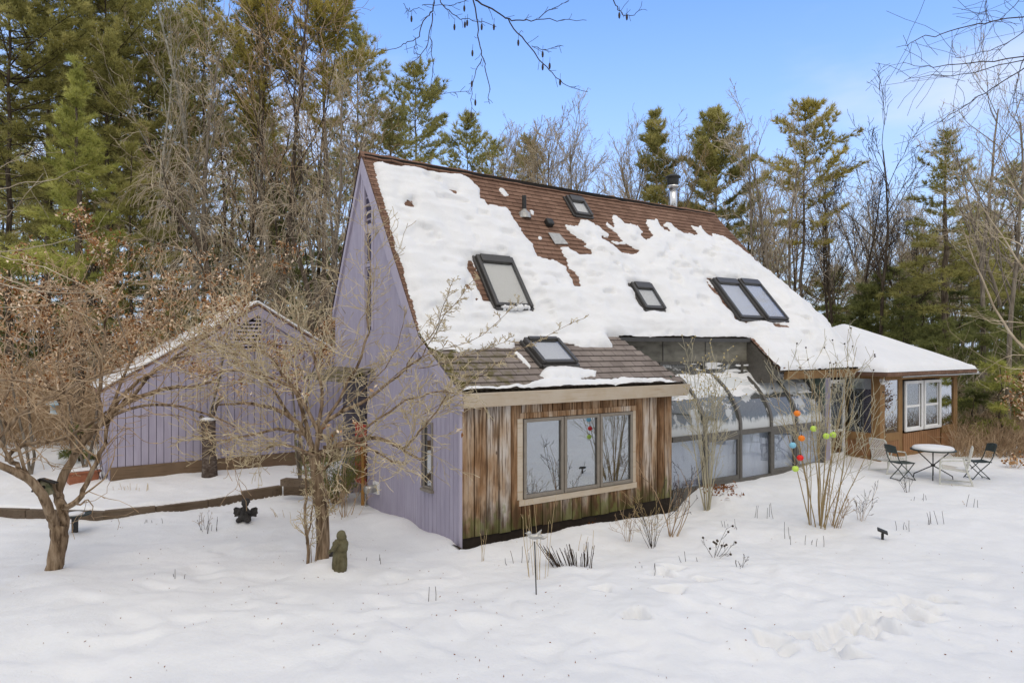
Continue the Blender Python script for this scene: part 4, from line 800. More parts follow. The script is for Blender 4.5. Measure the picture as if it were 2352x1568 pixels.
def cherub(P):
    st = thing('cherub_statue', P, 'small dark winged figure statue sitting on a snow mound', 'statue'); mb = MB(); P = np.array(P)
    M_ = np.stack([RT, -FW, UP], -1)      # local x = right in view, y = towards the viewer
    def e(c, r, rot=None): ell(mb, P + M_ @ np.array(c), r, 14, M_ if rot is None else M_ @ rot)
    e((0, 0, .20), (.085, .075, .13)); e((0, .0, .10), (.13, .10, .08)); e((.02, .02, .385), (.075, .075, .082)); e((.02, .0, .425), (.085, .085, .05)); e((.085, .04, .41), (.045, .05, .018)); e((-.085, .06, .06), (.06, .10, .05)); e((.085, .06, .06), (.06, .10, .05)); e((-.02, .095, .375), (.013, .014, .015))
    e((0, .07, .22), (.03, .03, .07)); e((-.08, .04, .24), (.035, .035, .08), np.array([[.8, 0, .6], [0, 1, 0], [-.6, 0, .8]])); e((.08, .04, .24), (.035, .035, .08), np.array([[.8, 0, -.6], [0, 1, 0], [.6, 0, .8]]))
    o = mb.build('body', DSTONE, st, True); remesh(o, .008)
    for sg in (-1, 1):
        mb = MB(); out = [(.04, .16), (.12, .27), (.20, .29), (.235, .26), (.225, .21), (.24, .17), (.21, .14), (.215, .10), (.15, .11), (.08, .10)]
        prism(mb, [P + M_ @ np.array((sg * x, -.02 - .05 * x, z)) for x, z in (out if sg > 0 else out[::-1])], M_ @ np.array((0, -.035, 0))); o = mb.build('wing', DSTONE, st); bevel(o, .012, 2)
    return st
p = G(562, 1199); cherub(p)
def bird_feeder_table(P):
    st = thing('bird_bath', P, 'flat-topped black pedestal stand with snow on its tray near the leaning tree', 'bird bath'); P = np.array(P); h = .30
    mb = MB(); hexa(mb, [P + RT * x + FW * y - [0, 0, .15] for x, y in ((-.045, -.03), (.045, -.03), (.045, .03), (-.045, .03))], [P + RT * x + FW * y + [0, 0, h] for x, y in ((-.05, -.03), (.05, -.03), (.05, .03), (-.05, .03))]); mb.build('stem', BLACKM, st)
    mb = MB(); lathe(mb, [(0, h), (.10, h), (.27, h + .035), (.28, h + .06), (.25, h + .045), (0, h + .04)], P, 28); mb.build('tray', GREENM, st, True)
    mb = MB(); ell(mb, P + [0, 0, h + .05], (.17, .16, .045), 18); ell(mb, P + RT * -.19 + [0, 0, h + .06], (.05, .05, .035), 10); mb.build('snow', SNOW, st, True)
bird_feeder_table(G(172, 1222))
def solar(P):
    st = thing('solar_light', P, 'black square solar light on a short spike in open snow', 'garden light'); P = np.array(P)
    mb = MB(); tube(mb, [P - [0, 0, .08], P + [0, 0, .11]], .025, 8); mb.build('spike', BLACKM, st)
    mb = MB(); c = P + [0, 0, .13]; a = rz(.5); q = [a @ np.array(v) for v in ((-.085, -.085, -.03), (.085, -.085, -.03), (.085, .085, .03), (-.085, .085, .03))]
    hexa(mb, [c + v for v in q], [c + v + [0, 0, .04] for v in q]); o = mb.build('panel', BLACKM, st); bevel(o, .01, 2)
solar(G(2027, 1238))
def planter(P):
    st = thing('window_box', P, 'terracotta planter box full of snow behind the leaning fruit tree', 'planter'); P = np.array(P); a = rz(.15)
    def R4(w, d, z): return [P + a @ np.array(v) for v in ((-w, -d, z), (w, -d, z), (w, d, z), (-w, d, z))]
    mb = MB(); hexa(mb, R4(.30, .13, -.05), R4(.34, .16, .20)); hexa(mb, R4(.37, .19, .201), R4(.37, .19, .25)); o = mb.build('body', TERRA, st); bevel(o, .012, 2)
    mb = MB(); hexa(mb, R4(.34, .16, .252), R4(.30, .13, .31)); o = mb.build('snow', SNOW, st); bevel(o, .03, 3)
planter(G(190, 1104))
def bird_house(P):
    st = thing('bird_house', P, 'old green bird house with pointed roof wedged in the fork of the leaning tree', 'bird house'); P = np.array(P)
    t_ = -.42; R_ = np.stack([RT * math.cos(t_) + UP * math.sin(t_) * -1, -FW, UP * math.cos(t_) + RT * math.sin(t_)], -1) @ rz(-.35)
    mb = MB(); pr = [(-.085, 0), (.085, 0), (.085, .17), (0, .25), (-.085, .17)]
    prism(mb, [P + R_ @ np.array((x, .08, z)) for x, z in pr[::-1]], R_ @ np.array((0, -.17, 0))); mb.build('box', mat_noise('worn_green_paint', [(.05, .07, .035), (.16, .15, .09), (.28, .25, .18)], 9, bump=.2), st)
    mb = MB()
    for sg in (-1, 1):
        q = [(0, .13, .275), (0, -.13, .275), (sg * .15, -.13, .13), (sg * .15, .13, .13)]; v = [P + R_ @ np.array(x) for x in q]; n_ = R_ @ np.array((sg * .012, 0, .016)); hexa(mb, v, [x + n_ for x in v])
    mb.build('roof', DSTONE, st); mb = MB(); c = P + R_ @ np.array((0, .083, .14)); tube(mb, [c, c + R_ @ np.array((0, .004, 0))], .028, 14); mb.build('entrance_hole', DARK, st)
bird_house(at(112, 1122, 10.9) - UP * .10)
def bird_stake():
    b = G(1232, 1363); st = thing('bird_stake', b, 'thin black garden stake topped by a small grey metal bird', 'garden ornament'); d = (b - CAM) @ FW; tp = at(1228, 1243, d)
    mb = MB(); tube(mb, [b - [0, 0, .1], (b + tp) / 2, tp], .009, 6); mb.build('rod', BLACKM, st)
    mb = MB(); c = tp + UP * .07
    ell(mb, c, (.095, .045, .04), 14, np.stack([RT, FW, UP], -1)); ell(mb, c - RT * .08 + UP * .045, (.038, .034, .034), 12); tube(mb, [c - RT * .11 + UP * .05, c - RT * .15 + UP * .045], [.012, .002], 6)
    tube(mb, [c + RT * .07, c + RT * .13 - UP * .02, c + RT * .19 + UP * .01], [.035, .025, .006], 8); tube(mb, [c + RT * .03 + UP * .02, c + RT * .07 + UP * .06, c + RT * .10 + UP * .10], [.03, .02, .006], 8)
    o = mb.build('bird', GALV, st, True); remesh(o, .006)
bird_stake()
# pale blue globe feeder hanging in the twigs at the far left
st = thing('feeder_globe', at(122, 940, 13), 'pale blue domed feeder hanging among the twigs', 'bird feeder'); c = at(122, 930, 13)
mb = MB(); lathe(mb, [(.0, .09), (.06, .075), (.10, .03), (.11, 0), (.0, -.005)], c, 18); mb.build('dome', plain('pale_blue', (.42, .55, .60)), st, True)
mb = MB(); lathe(mb, [(0, -.005), (.045, -.006), (.045, -.14), (.07, -.15), (.07, -.17), (0, -.17)], c, 14); mb.build('tube', plain('clear_plastic', (.45, .5, .5), .2), st, True); mb = MB(); tube(mb, [c + [0, 0, .09], c + [.01, 0, .3]], .004, 5); mb.build('wire', BLACKM, st)

# ------------------------------------------------------------------ table and chairs
def table(P):
    P = np.array(P); st = thing('patio_table', P, 'round metal patio table capped with snow between four chairs', 'table')
    mb = MB(); lathe(mb, [(0, .735), (.44, .735), (.5, .715), (.52, .72), (.51, .745), (.44, .75), (0, .75)], P, 40); mb.build('tabletop', GREENM, st, True)
    mb = MB(); prof = [(.47, .748), (.465, .79), (.43, .815), (.3, .835), (0, .84)]; lathe(mb, prof, P, 36); mb.build('snow', SNOW, st, True)
    for a in (.4, 1.97, 3.54, 5.11):
        d = np.array([math.cos(a), math.sin(a), 0]); mb = MB(); tube(mb, [P - d * .34 + UP * .735, P - d * .33 + UP * .66, P + UP * .33, P + d * .42 + UP * .09, P + d * .45 - UP * .12], .014, 8); mb.build('leg', BLACKM, st)
    mb = MB(); lathe(mb, [(.0, .30), (.05, .31), (.05, .35), (0, .36)], P, 12); mb.build('hub', BLACKM, st)
def frame_of(fwd):
    f = np.array([*fwd[:2], 0.]); f /= np.linalg.norm(f); return f, np.cross(UP, f)
def folding(P, f, label):
    f, s = frame_of(f); P = np.array(P); st = thing('folding_chair', P, label, 'folding chair', 'dark folding chairs at the patio table')
    L = lambda x, y, z: P + f * x + s * y + UP * z
    mb = MB(); V = []
    for i in range(9):
        y = -.21 + .42 * i / 8; b = -.26 - .05 * (1 - (y / .21) ** 2); V.append([L(b, y, .70), L(b - .05, y, .88 + .03 * (1 - (y / .21) ** 2)), L(b - .068, y, .88 + .03 * (1 - (y / .21) ** 2)), L(b - .018, y, .70)])
    V = np.array(V); V = np.concatenate([V, V[:, :1]], 1); grid(mb, V); mb.add(V[0, :4], [[0, 1, 2, 3]]); mb.add(V[-1, :4], [[3, 2, 1, 0]]); mb.build('backrest', GREENM, st)
    for sg in (-1, 1):
        y = .2 * sg; mb = MB(); tube(mb, [L(-.31, y, .84), L(-.22, y, .55), L(-.14, y, .42), L(.10, y, .20), L(.26, y, .0), L(.30, y, -.10)], .012, 6); mb.build('leg', GREENM, st)
        y = .175 * sg; mb = MB(); tube(mb, [L(.22, y, .44), L(.05, y, .24), L(-.16, y, .04), L(-.22, y, -.10)], .012, 6); mb.build('leg', GREENM, st)
    mb = MB()
    for i in range(8): y = -.19 + i * .38 / 7; tube(mb, [L(-.20, y, .455), L(.0, y, .44), L(.22, y, .45)], .011, 5)
    tube(mb, [L(-.20, -.2, .45), L(-.2, .2, .45)], .012, 6); tube(mb, [L(.22, -.2, .45), L(.22, .2, .45)], .012, 6); mb.build('seat', GREENM, st); 
    mb = MB(); tube(mb, [L(.24, -.2, .03), L(.24, .2, .03)], .01, 6); tube(mb, [L(-.17, -.175, .03), L(-.17, .175, .03)], .01, 6); mb.build('stretcher', GREENM, st)
def strapchair(P, f, label, sag=0):
    f, s = frame_of(f); P = np.array(P); st = thing('strap_chair', P, label, 'patio chair', 'white strap chairs at the patio table')
    L = lambda x, y, z: P + f * x + s * y + UP * z
    mb = MB()
    W_ = .30
    tube(mb, [L(-.22, -W_ + .02, .36), L(-.33, -W_ + .02, .86), L(-.345, -W_ + .07, .91), L(-.345, W_ - .07, .91), L(-.33, W_ - .02, .86), L(-.22, W_ - .02, .36)], .016, 8); tube(mb, [L(.28, -W_ + .02, .40), L(-.24, -W_ + .02, .34), L(-.24, W_ - .02, .34), L(.28, W_ - .02, .40), L(.28, -W_ + .02, .40)], .015, 8); mb.build('frame', WFRAME, st)
    for sg in (-1, 1):
        y = W_ * sg; mb = MB(); tube(mb, [L(-.30, y, .62), L(.05, y, .60), L(.28, y, .57), L(.32, y, .50), L(.33, y, .0), L(.33, y, -.1)], .016, 8); mb.build('armrest', WFRAME, st)
        mb = MB(); tube(mb, [L(-.16, y, .60), L(-.24, y, .3), L(-.34, y, .02), L(-.36, y, -.1)], .016, 8); tube(mb, [L(-.34, y, .03), L(.33, y, .03)], .012, 6); mb.build('leg', WFRAME, st)
    def weave(A, B, C, D, nu, nv, nm):      # diagonal lattice between four corners
        mb = MB(); A, B, C, D = map(np.array, (A, B, C, D)); nrm = np.cross(B - A, D - A); nrm /= np.linalg.norm(nrm)
        q = lambda u, v: (A * (1 - u) + B * u) * (1 - v) + (D * (1 - u) + C * u) * v
        asp = nv / nu
        for k in range(-nv, nu):
            for sg in (0, 1):
                t0 = max(0, -k / nv); t1 = min(1, (nu - k) / nv)
                if t1 - t0 < .03: continue
                u0, u1 = (k + t0 * nv) / nu, (k + t1 * nv) / nu
                if sg: u0, u1 = 1 - u0, 1 - u1
                p0, p1 = q(u0, t0), q(u1, t1); beam(mb, p0 + nrm * .004 * (2 * sg - 1), p1 + nrm * .004 * (2 * sg - 1), .022, .006, nrm)
        mb.build(nm, WEAVE, st)
    weave(L(-.225, -W_ + .03, .38), L(-.225, W_ - .03, .38), L(-.34, W_ - .03, .90), L(-.34, -W_ + .03, .90), 7, 7, 'backrest')
    weave(L(-.23, -W_ + .03, .345), L(-.23, W_ - .03, .345), L(.27, W_ - .03, .40), L(.27, -W_ + .03, .40), 7, 7, 'seat')
    mb = MB(); ell(mb, L(-.16, 0, .375), (.12, .18, .04), 14); mb.build('snow', SNOW, st, True)
pt = G(2143, 1098); table(pt)
folding(G(2070, 1102), RT + FW * .15, 'dark folding chair with its back to the shrub, nearest the house side of the table')
p = G(2062, 1092) + FW * .5; p[2] = Zt(p[0], p[1]); strapchair(p, RT * .8 + FW * .25, 'white strap chair with a tall lattice back against the porch corner')
strapchair(G(2195, 1111), -RT * .9 + FW * .55, 'white strap chair seen from behind, turned towards the table in the open snow')
folding(G(2248, 1099), -RT + FW * .1, 'dark folding chair facing left at the far end of the patio table')
# ------------------------------------------------------------------ plants: branch growth
def nrm3(v):
    l = math.sqrt(v[0] * v[0] + v[1] * v[1] + v[2] * v[2]) + 1e-12; return (v[0] / l, v[1] / l, v[2] / l)
def tilt_dir(d, ang, rng, flat=0.):
    while True:
        a = (rng.gauss(0, 1), rng.gauss(0, 1), rng.gauss(0, 1) * (1 - flat)); k = a[0] * d[0] + a[1] * d[1] + a[2] * d[2]
        q = (a[0] - k * d[0], a[1] - k * d[1], a[2] - k * d[2])
        if q[0] ** 2 + q[1] ** 2 + q[2] ** 2 > .05: break
    q = nrm3(q); c, s = math.cos(ang), math.sin(ang); return nrm3((d[0] * c + q[0] * s, d[1] * c + q[1] * s, (d[2] * c + q[2] * s)))
def grow(out, p, d, L, r, lev, P, rng):
    n = P['n'][lev]; pts = [tuple(p)]; rad = [r]; st = L / n; w_ = P['w'][lev]; g_ = P['g'][lev]; d = nrm3(d); tp = P.get('tip', .25); ds = [d]
    for i in range(n):
        d = nrm3((d[0] + rng.gauss(0, w_), d[1] + rng.gauss(0, w_), d[2] + rng.gauss(0, w_) + g_)); q = pts[-1]
        pts.append((q[0] + d[0] * st, q[1] + d[1] * st, q[2] + d[2] * st)); rad.append(max(r * (1 - (i + 1) / n * (1 - tp)), P.get('rmin', .003))); ds.append(d)
    out.setdefault(lev, []).append((pts, rad)); sprout(out, pts, rad, L, lev, P, rng)
def sprout(out, pts, rad, L, lev, P, rng):
    if lev + 1 >= len(P['n']): return
    k = P['k'][lev]; k = int(k) + (rng.random() < k - int(k)); t0 = P['t0'][lev]; n = len(pts) - 1
    for j in range(k):
        t_ = t0 + (1 - t0) * (j + rng.random()) / k; x = t_ * n; i = min(int(x), n - 1); f = x - i
        a, b = pts[i], pts[i + 1]; q = tuple(a[c] + (b[c] - a[c]) * f for c in range(3)); dd = nrm3(tuple(b[c] - a[c] for c in range(3)))
        ang = math.radians(P['a'][lev] + rng.gauss(0, 12)); nd = tilt_dir(dd, ang, rng, P.get('flat', 0))
        nd = nrm3((nd[0], nd[1], nd[2] + P.get('lift', 0)))
        grow(out, q, nd, L * P['lr'][lev] * (1.15 - .55 * t_) * rng.uniform(.6, 1.25), max(min(rad[i] * .75, rad[i]) * P.get('rr', .6), P.get('rmin', .003)), lev + 1, P, rng)
def emit(root, out, split, mat_t, mat_c, k0=7, extra=None):
    mt, mc = MB(), MB()
    for lev, L_ in out.items():
        tubes(mt if lev <= split else mc, L_, k0 if lev == 0 else (5 if lev <= split else 3))
    if mt.n: mt.build('trunk', mat_t, root, True)
    if mc.n: mc.build('crown', mat_c, root)
def gnd(px, d): p = at(px, 800, d); p[2] = float(Zt(p[0], p[1])); return p
def tufts(mb, C, D, ln, n, wd, spread, rs):
    C = np.repeat(np.asarray(C), n, 0); D = np.repeat(np.asarray(D), n, 0); m = len(C)
    v = D + spread * rs.randn(m, 3); v /= np.linalg.norm(v, axis=1, keepdims=True); l = ln * rs.uniform(.6, 1.2, (m, 1))
    s = np.cross(v, rs.randn(m, 3)); s /= np.linalg.norm(s, axis=1, keepdims=True) + 1e-9
    b = C + v * l * .05; V = np.stack([b - s * wd / 2, b + s * wd / 2, C + v * l], 1).reshape(-1, 3); mb.add(V, np.arange(m * 3).reshape(-1, 3))
def pine(px, d, ytop, ycr, half, mat, seed, label, el=(5, 45), dens=1., prof='cone', bottom=1010, lean=0, group=None, name='pine_tree', droop=0., bk=None, sc=1., tr=None, base=None):
    rng = random.Random(seed); rs = np.random.RandomState(seed); P = np.array(gnd(px, d) if base is None else base); ztop = HC + (800 - ytop) * d / FP; zc = HC + (800 - ycr) * d / FP; R = half * 1.3 * d / FP; H = ztop - P[2]; zc = max(zc, P[2] + .3)
    st = thing(name, P, label, 'tree', group); r0 = tr or .0065 * H + .03
    tp = [P - [0, 0, .2]]; n = 12
    for i in range(1, n + 1): f = i / n; tp.append(P + np.array([RT[0] * lean * f + rng.gauss(0, .05), RT[1] * lean * f + rng.gauss(0, .05), H * f]))
    tr_ = [r0 * (1.25 if i == 0 else (1 - .92 * i / n)) for i in range(n + 1)]; mbT = MB(); tubes(mbT, [(tp, tr_)], 9); T = np.array(tp)
    limbs = []; C = []; D = []; u = max(.5, d / 30.) * sc; sp = .5 * u ** .5; z = zc; tl = .27 * u
    def axis(z): f = np.clip((z - P[2]) / H, 0, 1) * n; i = min(int(f), n - 1); return T[i] + (T[i + 1] - T[i]) * (f - i)
    while z < ztop - .05:
        t_ = (z - zc) / max(ztop - zc, .1); 
        pr = {'cone': (1 - t_) ** .8 * (.75 + .25 * min(1, t_ * 6)), 'round': min(1, 2.1 * (1 - t_)) ** .7 * (.55 + .45 * min(1, t_ * 3)), 'layer': (1 - t_) ** .65, 'col': min(1, 3 * (1 - t_)) ** .6 * (.7 + .3 * min(1, t_ * 4))}[prof]
        a0 = rng.random() * 6.28; nl = rng.choice((4, 5, 5, 6))
        for k in range(nl):
            if rng.random() > .86: continue
            a = a0 + k * 6.28 / nl + rng.gauss(0, .25); L_ = max(R * pr * rng.choice((.45, .7, .85, .95, 1.05, 1.15)), .25 * u); e = math.radians(el[0] + (el[1] - el[0]) * t_ + rng.gauss(0, 7))
            dr = np.array([math.cos(a) * math.cos(e), math.sin(a) * math.cos(e), math.sin(e)]); p = axis(z + rng.gauss(0, .1)); pts = [p]; m_ = 6
            for i in range(m_):
                dr = dr + np.array([rng.gauss(0, .07), rng.gauss(0, .07), rng.gauss(0, .05) + (.06 if i > 2 else -.03) - droop * .1]); dr /= np.linalg.norm(dr); pts.append(pts[-1] + dr * L_ / m_)
            limbs.append((pts, [max(.008 * L_ * (1 - .85 * i / m_), .005 * u) for i in range(m_ + 1)])); pa = np.array(pts)
            s = .35 * L_ if L_ > 1 else .1 * L_; step = .16 * u / dens
            while s < L_:
                x = s / L_ * m_; i = min(int(x), m_ - 1); q = pa[i] + (pa[i + 1] - pa[i]) * (x - i); t2 = pa[i + 1] - pa[i]; t2 /= np.linalg.norm(t2)
                sd_ = np.cross(t2, UP); sd_ /= np.linalg.norm(sd_) + 1e-9; bl = (L_ - s) * .45 + .22 * u
                for sg in (-1, 1):
                    if rng.random() < .2: continue
                    bd = t2 * .75 + sd_ * sg * rng.uniform(.5, 1.) + UP * (rng.gauss(.10, .18) - droop * .35); bd /= np.linalg.norm(bd); b_ = bl * rng.uniform(.5, 1.1); w_ = 0.
                    if b_ > .35: limbs.append(([q, q + bd * b_ * .5, q + bd * b_ + UP * .03], [.006 * u, .005 * u, .003 * u]))
                    w_ = b_ * .2
                    while w_ <= b_:
                        C.append(q + bd * w_ + rs.randn(3) * .03 * u); D.append(bd * .7 + t2 * .3 + UP * (.35 - droop * .6)); w_ += .15 * u / dens
                C.append(q); D.append(t2 + UP * .3); s += step * 1.6
            C.append(pa[-1]); D.append(dr + UP * .3)
        z += sp * rng.uniform(.7, 1.25) * (1.15 - .4 * t_)
    z = P[2] + .12 * H      # dead stubs under the crown
    while z < zc:
        a = rng.random() * 6.28; L_ = rng.uniform(.3, .8) * R; p = axis(z); dr = np.array([math.cos(a), math.sin(a), rng.gauss(-.05, .2)]); limbs.append(([p, p + dr * L_ * .5 + UP * rng.gauss(0, .1), p + dr * L_ + UP * rng.gauss(-.1, .2)], [.018 * u, .012 * u, .004 * u])); z += rng.uniform(.15, .5)
    tubes(mbT, limbs, 3); mbT.build('trunk', bk or BARK, st, True); mbC = MB(); tufts(mbC, C, D, tl, 13, .030 * u, .6, rs); mbC.build('crown', mat, st); return st
def bare(px, d, ytop, seed, label, mt=None, mc=None, P=None, lean=(0, 0), name='bare_tree', group=None, r0=None, base=None, split=1):
    rng = random.Random(seed); b = np.array(gnd(px, d) if base is None else base); H = HC + (800 - ytop) * d / FP - b[2]; st = thing(name, b, label, 'tree', group); out = {}
    Q = dict(n=[10, 7, 5, 4], w=[.05, .14, .2, .25], g=[.03, .05, .04, .02], k=[13, 7, 4, 0], a=[38, 38, 40], lr=[.42, .45, .5], t0=[.3, .2, .15], rmin=.0035 * d / 14, lift=.15)
    if P: Q.update(P)
    grow(out, b - [0, 0, .15], RT * lean[0] + FW * lean[1] + UP, H + .15, r0 or .0075 * H + .02, 0, Q, rng); emit(st, out, split, mt or BARKG, mc or TWIGG); return st
def leaves(mb, C, rs, n, sz, sprd=.12):
    C = np.repeat(np.asarray(C), n, 0); m = len(C); c = C + rs.randn(m, 3) * sprd; a = rs.randn(m, 3); a /= np.linalg.norm(a, axis=1, keepdims=True); b = np.cross(a, rs.randn(m, 3)); b /= np.linalg.norm(b, axis=1, keepdims=True)
    l = sz * rs.uniform(.6, 1.3, (m, 1)); k = np.cross(a, b) * l * .22
    V = np.stack([c - a * l, c - b * l * .45 + k, c + a * l, c + b * l * .45 + k], 1).reshape(-1, 3); mb.add(V, np.arange(m * 4).reshape(-1, 4))
def pxl(L_, d0, d1=None):        # photo polyline -> points at a depth running from d0 to d1
    d1 = d0 if d1 is None else d1; n = len(L_); return [tuple(at(x, y, d0 + (d1 - d0) * i / max(n - 1, 1))) for i, (x, y) in enumerate(L_)]
def smooth_poly(pts, rad, m=3):
    q = np.c_[np.array(pts), np.array(rad)]; s = spl(q, (len(q) - 1) * m + 1); return [tuple(v[:3]) for v in s], [max(float(v[3]), .002) for v in s]
def limb(out, lev, L_, d0, d1, r0, r1, P=None, rng=None, length=None, jit=.0):
    pts = pxl(L_, d0, d1); n = len(pts); rad = [r0 + (r1 - r0) * i / (n - 1) for i in range(n)]; pts, rad = smooth_poly(pts, rad)
    if rng and jit: pts = [(x + rng.gauss(0, jit), y + rng.gauss(0, jit), z + rng.gauss(0, jit)) for x, y, z in pts]
    out.setdefault(lev, []).append((pts, rad))
    if P: sprout(out, pts, rad, length, lev, P, rng)

# ------------------------------------------------------------------ the two fruit trees in front
TW = dict(n=[6, 6, 6, 5, 4], w=[.1, .16, .2, .24, .25], g=[0, .02, .02, .03, .0], k=[0, 9, 6, 4, 0], a=[45, 48, 42, 40], lr=[.5, .98, .68, .5], t0=[.1, .12, .1, .15], rmin=.0048, flat=.6, rr=.55, lift=.08)
def front_tree(name, base, label, limbs, seed, tw, mt, mc, leaves_px=()):
    rng = random.Random(seed); st = thing(name, base, label, 'tree'); out = {}
    for lev, L_, d0, d1, r0, r1, ln in limbs: limb(out, lev, L_, d0, d1, r0, r1, tw if ln else None, rng, ln, .012 if lev else .006)
    emit(st, out, 1, mt, mc, 12)
    if leaves_px:
        mb = MB(); rs = np.random.RandomState(seed); leaves(mb, [at(x, y, 10.8) for x, y in leaves_px], rs, 3, .05, .03); mb.build('leaf', LEAFB, st)
    return st
T1 = [(0, [(122, 1330), (124, 1308), (131, 1270), (137, 1235), (134, 1208)], 10.9, 10.9, .12, .125, 0),
  (0, [(134, 1225), (122, 1195), (112, 1172), (97, 1135), (70, 1105), (45, 1090), (10, 1072), (-40, 1055)], 10.9, 10.2, .085, .045, 0),
  (0, [(138, 1225), (146, 1195), (139, 1160), (134, 1130), (147, 1090), (172, 1045), (205, 1000), (246, 958)], 10.9, 11.4, .09, .05, 0),
  (1, [(72, 1106), (50, 1082), (30, 1060), (18, 1055), (28, 1035), (60, 1022), (110, 1012), (158, 1004), (205, 975), (245, 945)], 10.7, 11.6, .045, .02, 1.4),
  (1, [(98, 1138), (88, 1120), (100, 1100), (120, 1115), (132, 1140)], 10.8, 11, .03, .03, 0),
  (1, [(146, 1165), (175, 1150), (200, 1110), (222, 1060), (245, 1000), (254, 962), (300, 905)], 10.8, 11.6, .05, .025, 1.4),
  (0, [(246, 958), (290, 925), (340, 905), (395, 890), (440, 888), (500, 870)], 11.4, 12.2, .048, .02, 1.6),
  (1, [(246, 958), (300, 890), (360, 850), (430, 800), (520, 745), (590, 710)], 11.4, 12.4, .035, .012, 1.7),
  (1, [(238, 965), (231, 905), (234, 850), (238, 790), (252, 720), (300, 640)], 11.4, 11.8, .04, .012, 1.5),
  (1, [(172, 1045), (150, 960), (110, 880), (60, 820), (0, 780)], 11.1, 11.9, .035, .012, 1.7),
  (1, [(205, 1000), (150, 900), (130, 820), (170, 740), (230, 700)], 11.3, 12.2, .03, .010, 1.5),
  (1, [(70, 1105), (30, 1000), (-20, 920), (-80, 860)], 10.8, 11.4, .03, .010, 1.6), (1, [(30, 1060), (-10, 980), (30, 880), (70, 800), (150, 770)], 10.6, 11.6, .028, .010, 1.6),
  (1, [(246, 958), (330, 930), (420, 935), (500, 960), (540, 980)], 11.4, 11.2, .028, .010, 1.4), (1, [(290, 925), (370, 840), (480, 800), (600, 790), (700, 800)], 11.6, 12.6, .028, .008, 1.6),
  (1, [(-40, 1055), (40, 960), (140, 900), (240, 860), (340, 840)], 10.2, 11, .03, .008, 1.6), (1, [(250, 950), (300, 830), (380, 740), (440, 690)], 11.5, 12, .028, .008, 1.4),
  (1, [(-120, 700), (-20, 660), (80, 660), (180, 665), (280, 640)], 9, 10, .014, .005, .8), (1, [(-120, 850), (0, 870), (120, 890), (230, 930)], 9.8, 11, .02, .006, 1.5)]
front_tree('fruit_tree', G(124, 1312), 'leaning forked bare fruit tree holding the bird house in its lowest fork', T1, 11, dict(TW, k=[0, 10, 3.8, .8, 0]), BARKF, TWIGB)
T2 = [(0, [(738, 1310), (740, 1285), (741, 1230), (737, 1160), (728, 1100), (722, 1040)], 11.4, 11.4, .115, .095, 0),
  (0, [(722, 1045), (705, 1000), (670, 960), (620, 935), (560, 925), (500, 930)], 11.4, 11.9, .055, .014, 1.5),
  (0, [(725, 1050), (760, 1030), (810, 1012), (860, 1005), (905, 1020), (945, 1045), (975, 1055)], 11.4, 10.6, .05, .014, 1.2),
  (0, [(722, 1045), (740, 980), (775, 950), (830, 925), (880, 890), (930, 850), (970, 820)], 11.4, 10.8, .042, .010, .85),
  (1, [(905, 1020), (930, 1030), (950, 1005), (975, 980), (1005, 945), (1030, 900)], 10.8, 10.5, .025, .008, 1.0),
  (1, [(930, 850), (960, 800), (1000, 760), (1020, 700), (1040, 640)], 10.9, 10.5, .010, .0035, .25), (1, [(880, 890), (950, 830), (1020, 800), (1110, 770), (1200, 690)], 10.9, 10.2, .009, .003, .22), (1, [(970, 820), (1010, 740), (1050, 690), (1090, 640)], 10.7, 10.5, .008, .003, .2), (1, [(960, 850), (1060, 820), (1170, 780)], 10.8, 10.3, .007, .003, .2), (1, [(970, 950), (1080, 880), (1160, 820), (1240, 780), (1345, 730)], 10.6, 9.8, .006, .003, .15),
  (1, [(722, 1045), (690, 930), (650, 860), (600, 800), (540, 770)], 11.4, 12, .04, .01, 1.6), (1, [(705, 1000), (640, 985), (570, 1000), (500, 1010), (440, 1000)], 11.5, 11.2, .03, .008, .8),
  (1, [(730, 1000), (740, 900), (720, 820), (690, 760), (680, 720)], 11.4, 11.8, .035, .008, 1.0), (1, [(740, 980), (800, 880), (840, 790), (845, 700), (850, 620), (842, 500)], 11.3, 11.4, .03, .005, 1.1), (1, [(740, 1010), (680, 900), (600, 860), (520, 850), (430, 870)], 11.3, 11.5, .035, .009, 1.5),
  (1, [(745, 1030), (830, 1020), (900, 1060), (940, 1065)], 11.3, 10.5, .03, .008, .9), (1, [(725, 1045), (650, 1020), (600, 1035), (560, 1040)], 11.3, 10.8, .022, .006, .6), (1, [(775, 950), (850, 880), (900, 820), (930, 740)], 11.2, 10.9, .014, .004, .4), (1, [(670, 960), (620, 880), (560, 820), (500, 810)], 11.6, 12.2, .028, .008, 1.4), (1, [(810, 1012), (870, 960), (940, 920), (1010, 900), (1060, 905)], 11, 10.3, .024, .006, .75),
  (1, [(703, 1312), (706, 1240), (702, 1180), (704, 1120), (700, 1060), (690, 1000), (695, 950)], 11.2, 11.3, .03, .012, .25), (1, [(703, 1250), (716, 1180), (722, 1120), (720, 1080)], 11.2, 11.3, .014, .008, .2), (1, [(722, 1290), (745, 1200), (752, 1150), (738, 1090), (760, 1000)], 11.25, 11.2, .018, .01, .25), (1, [(713, 1300), (715, 1250), (716, 1200)], 11.2, 11.2, .008, .006, 0),
  (1, [(742, 1080), (760, 1060), (764, 1030), (770, 990)], 11.3, 11.2, .03, .015, .5)]
front_tree('fruit_tree', G(740, 1290), 'upright bare fruit tree with a wide flat crown beside the hooded stone statue', T2, 12, dict(TW, k=[0, 20, 5.2, 1.0, 0]), BARKF, TWIG,
           [(752, 975), (856, 892), (1060, 990), (816, 968), (700, 905), (778, 1000)])
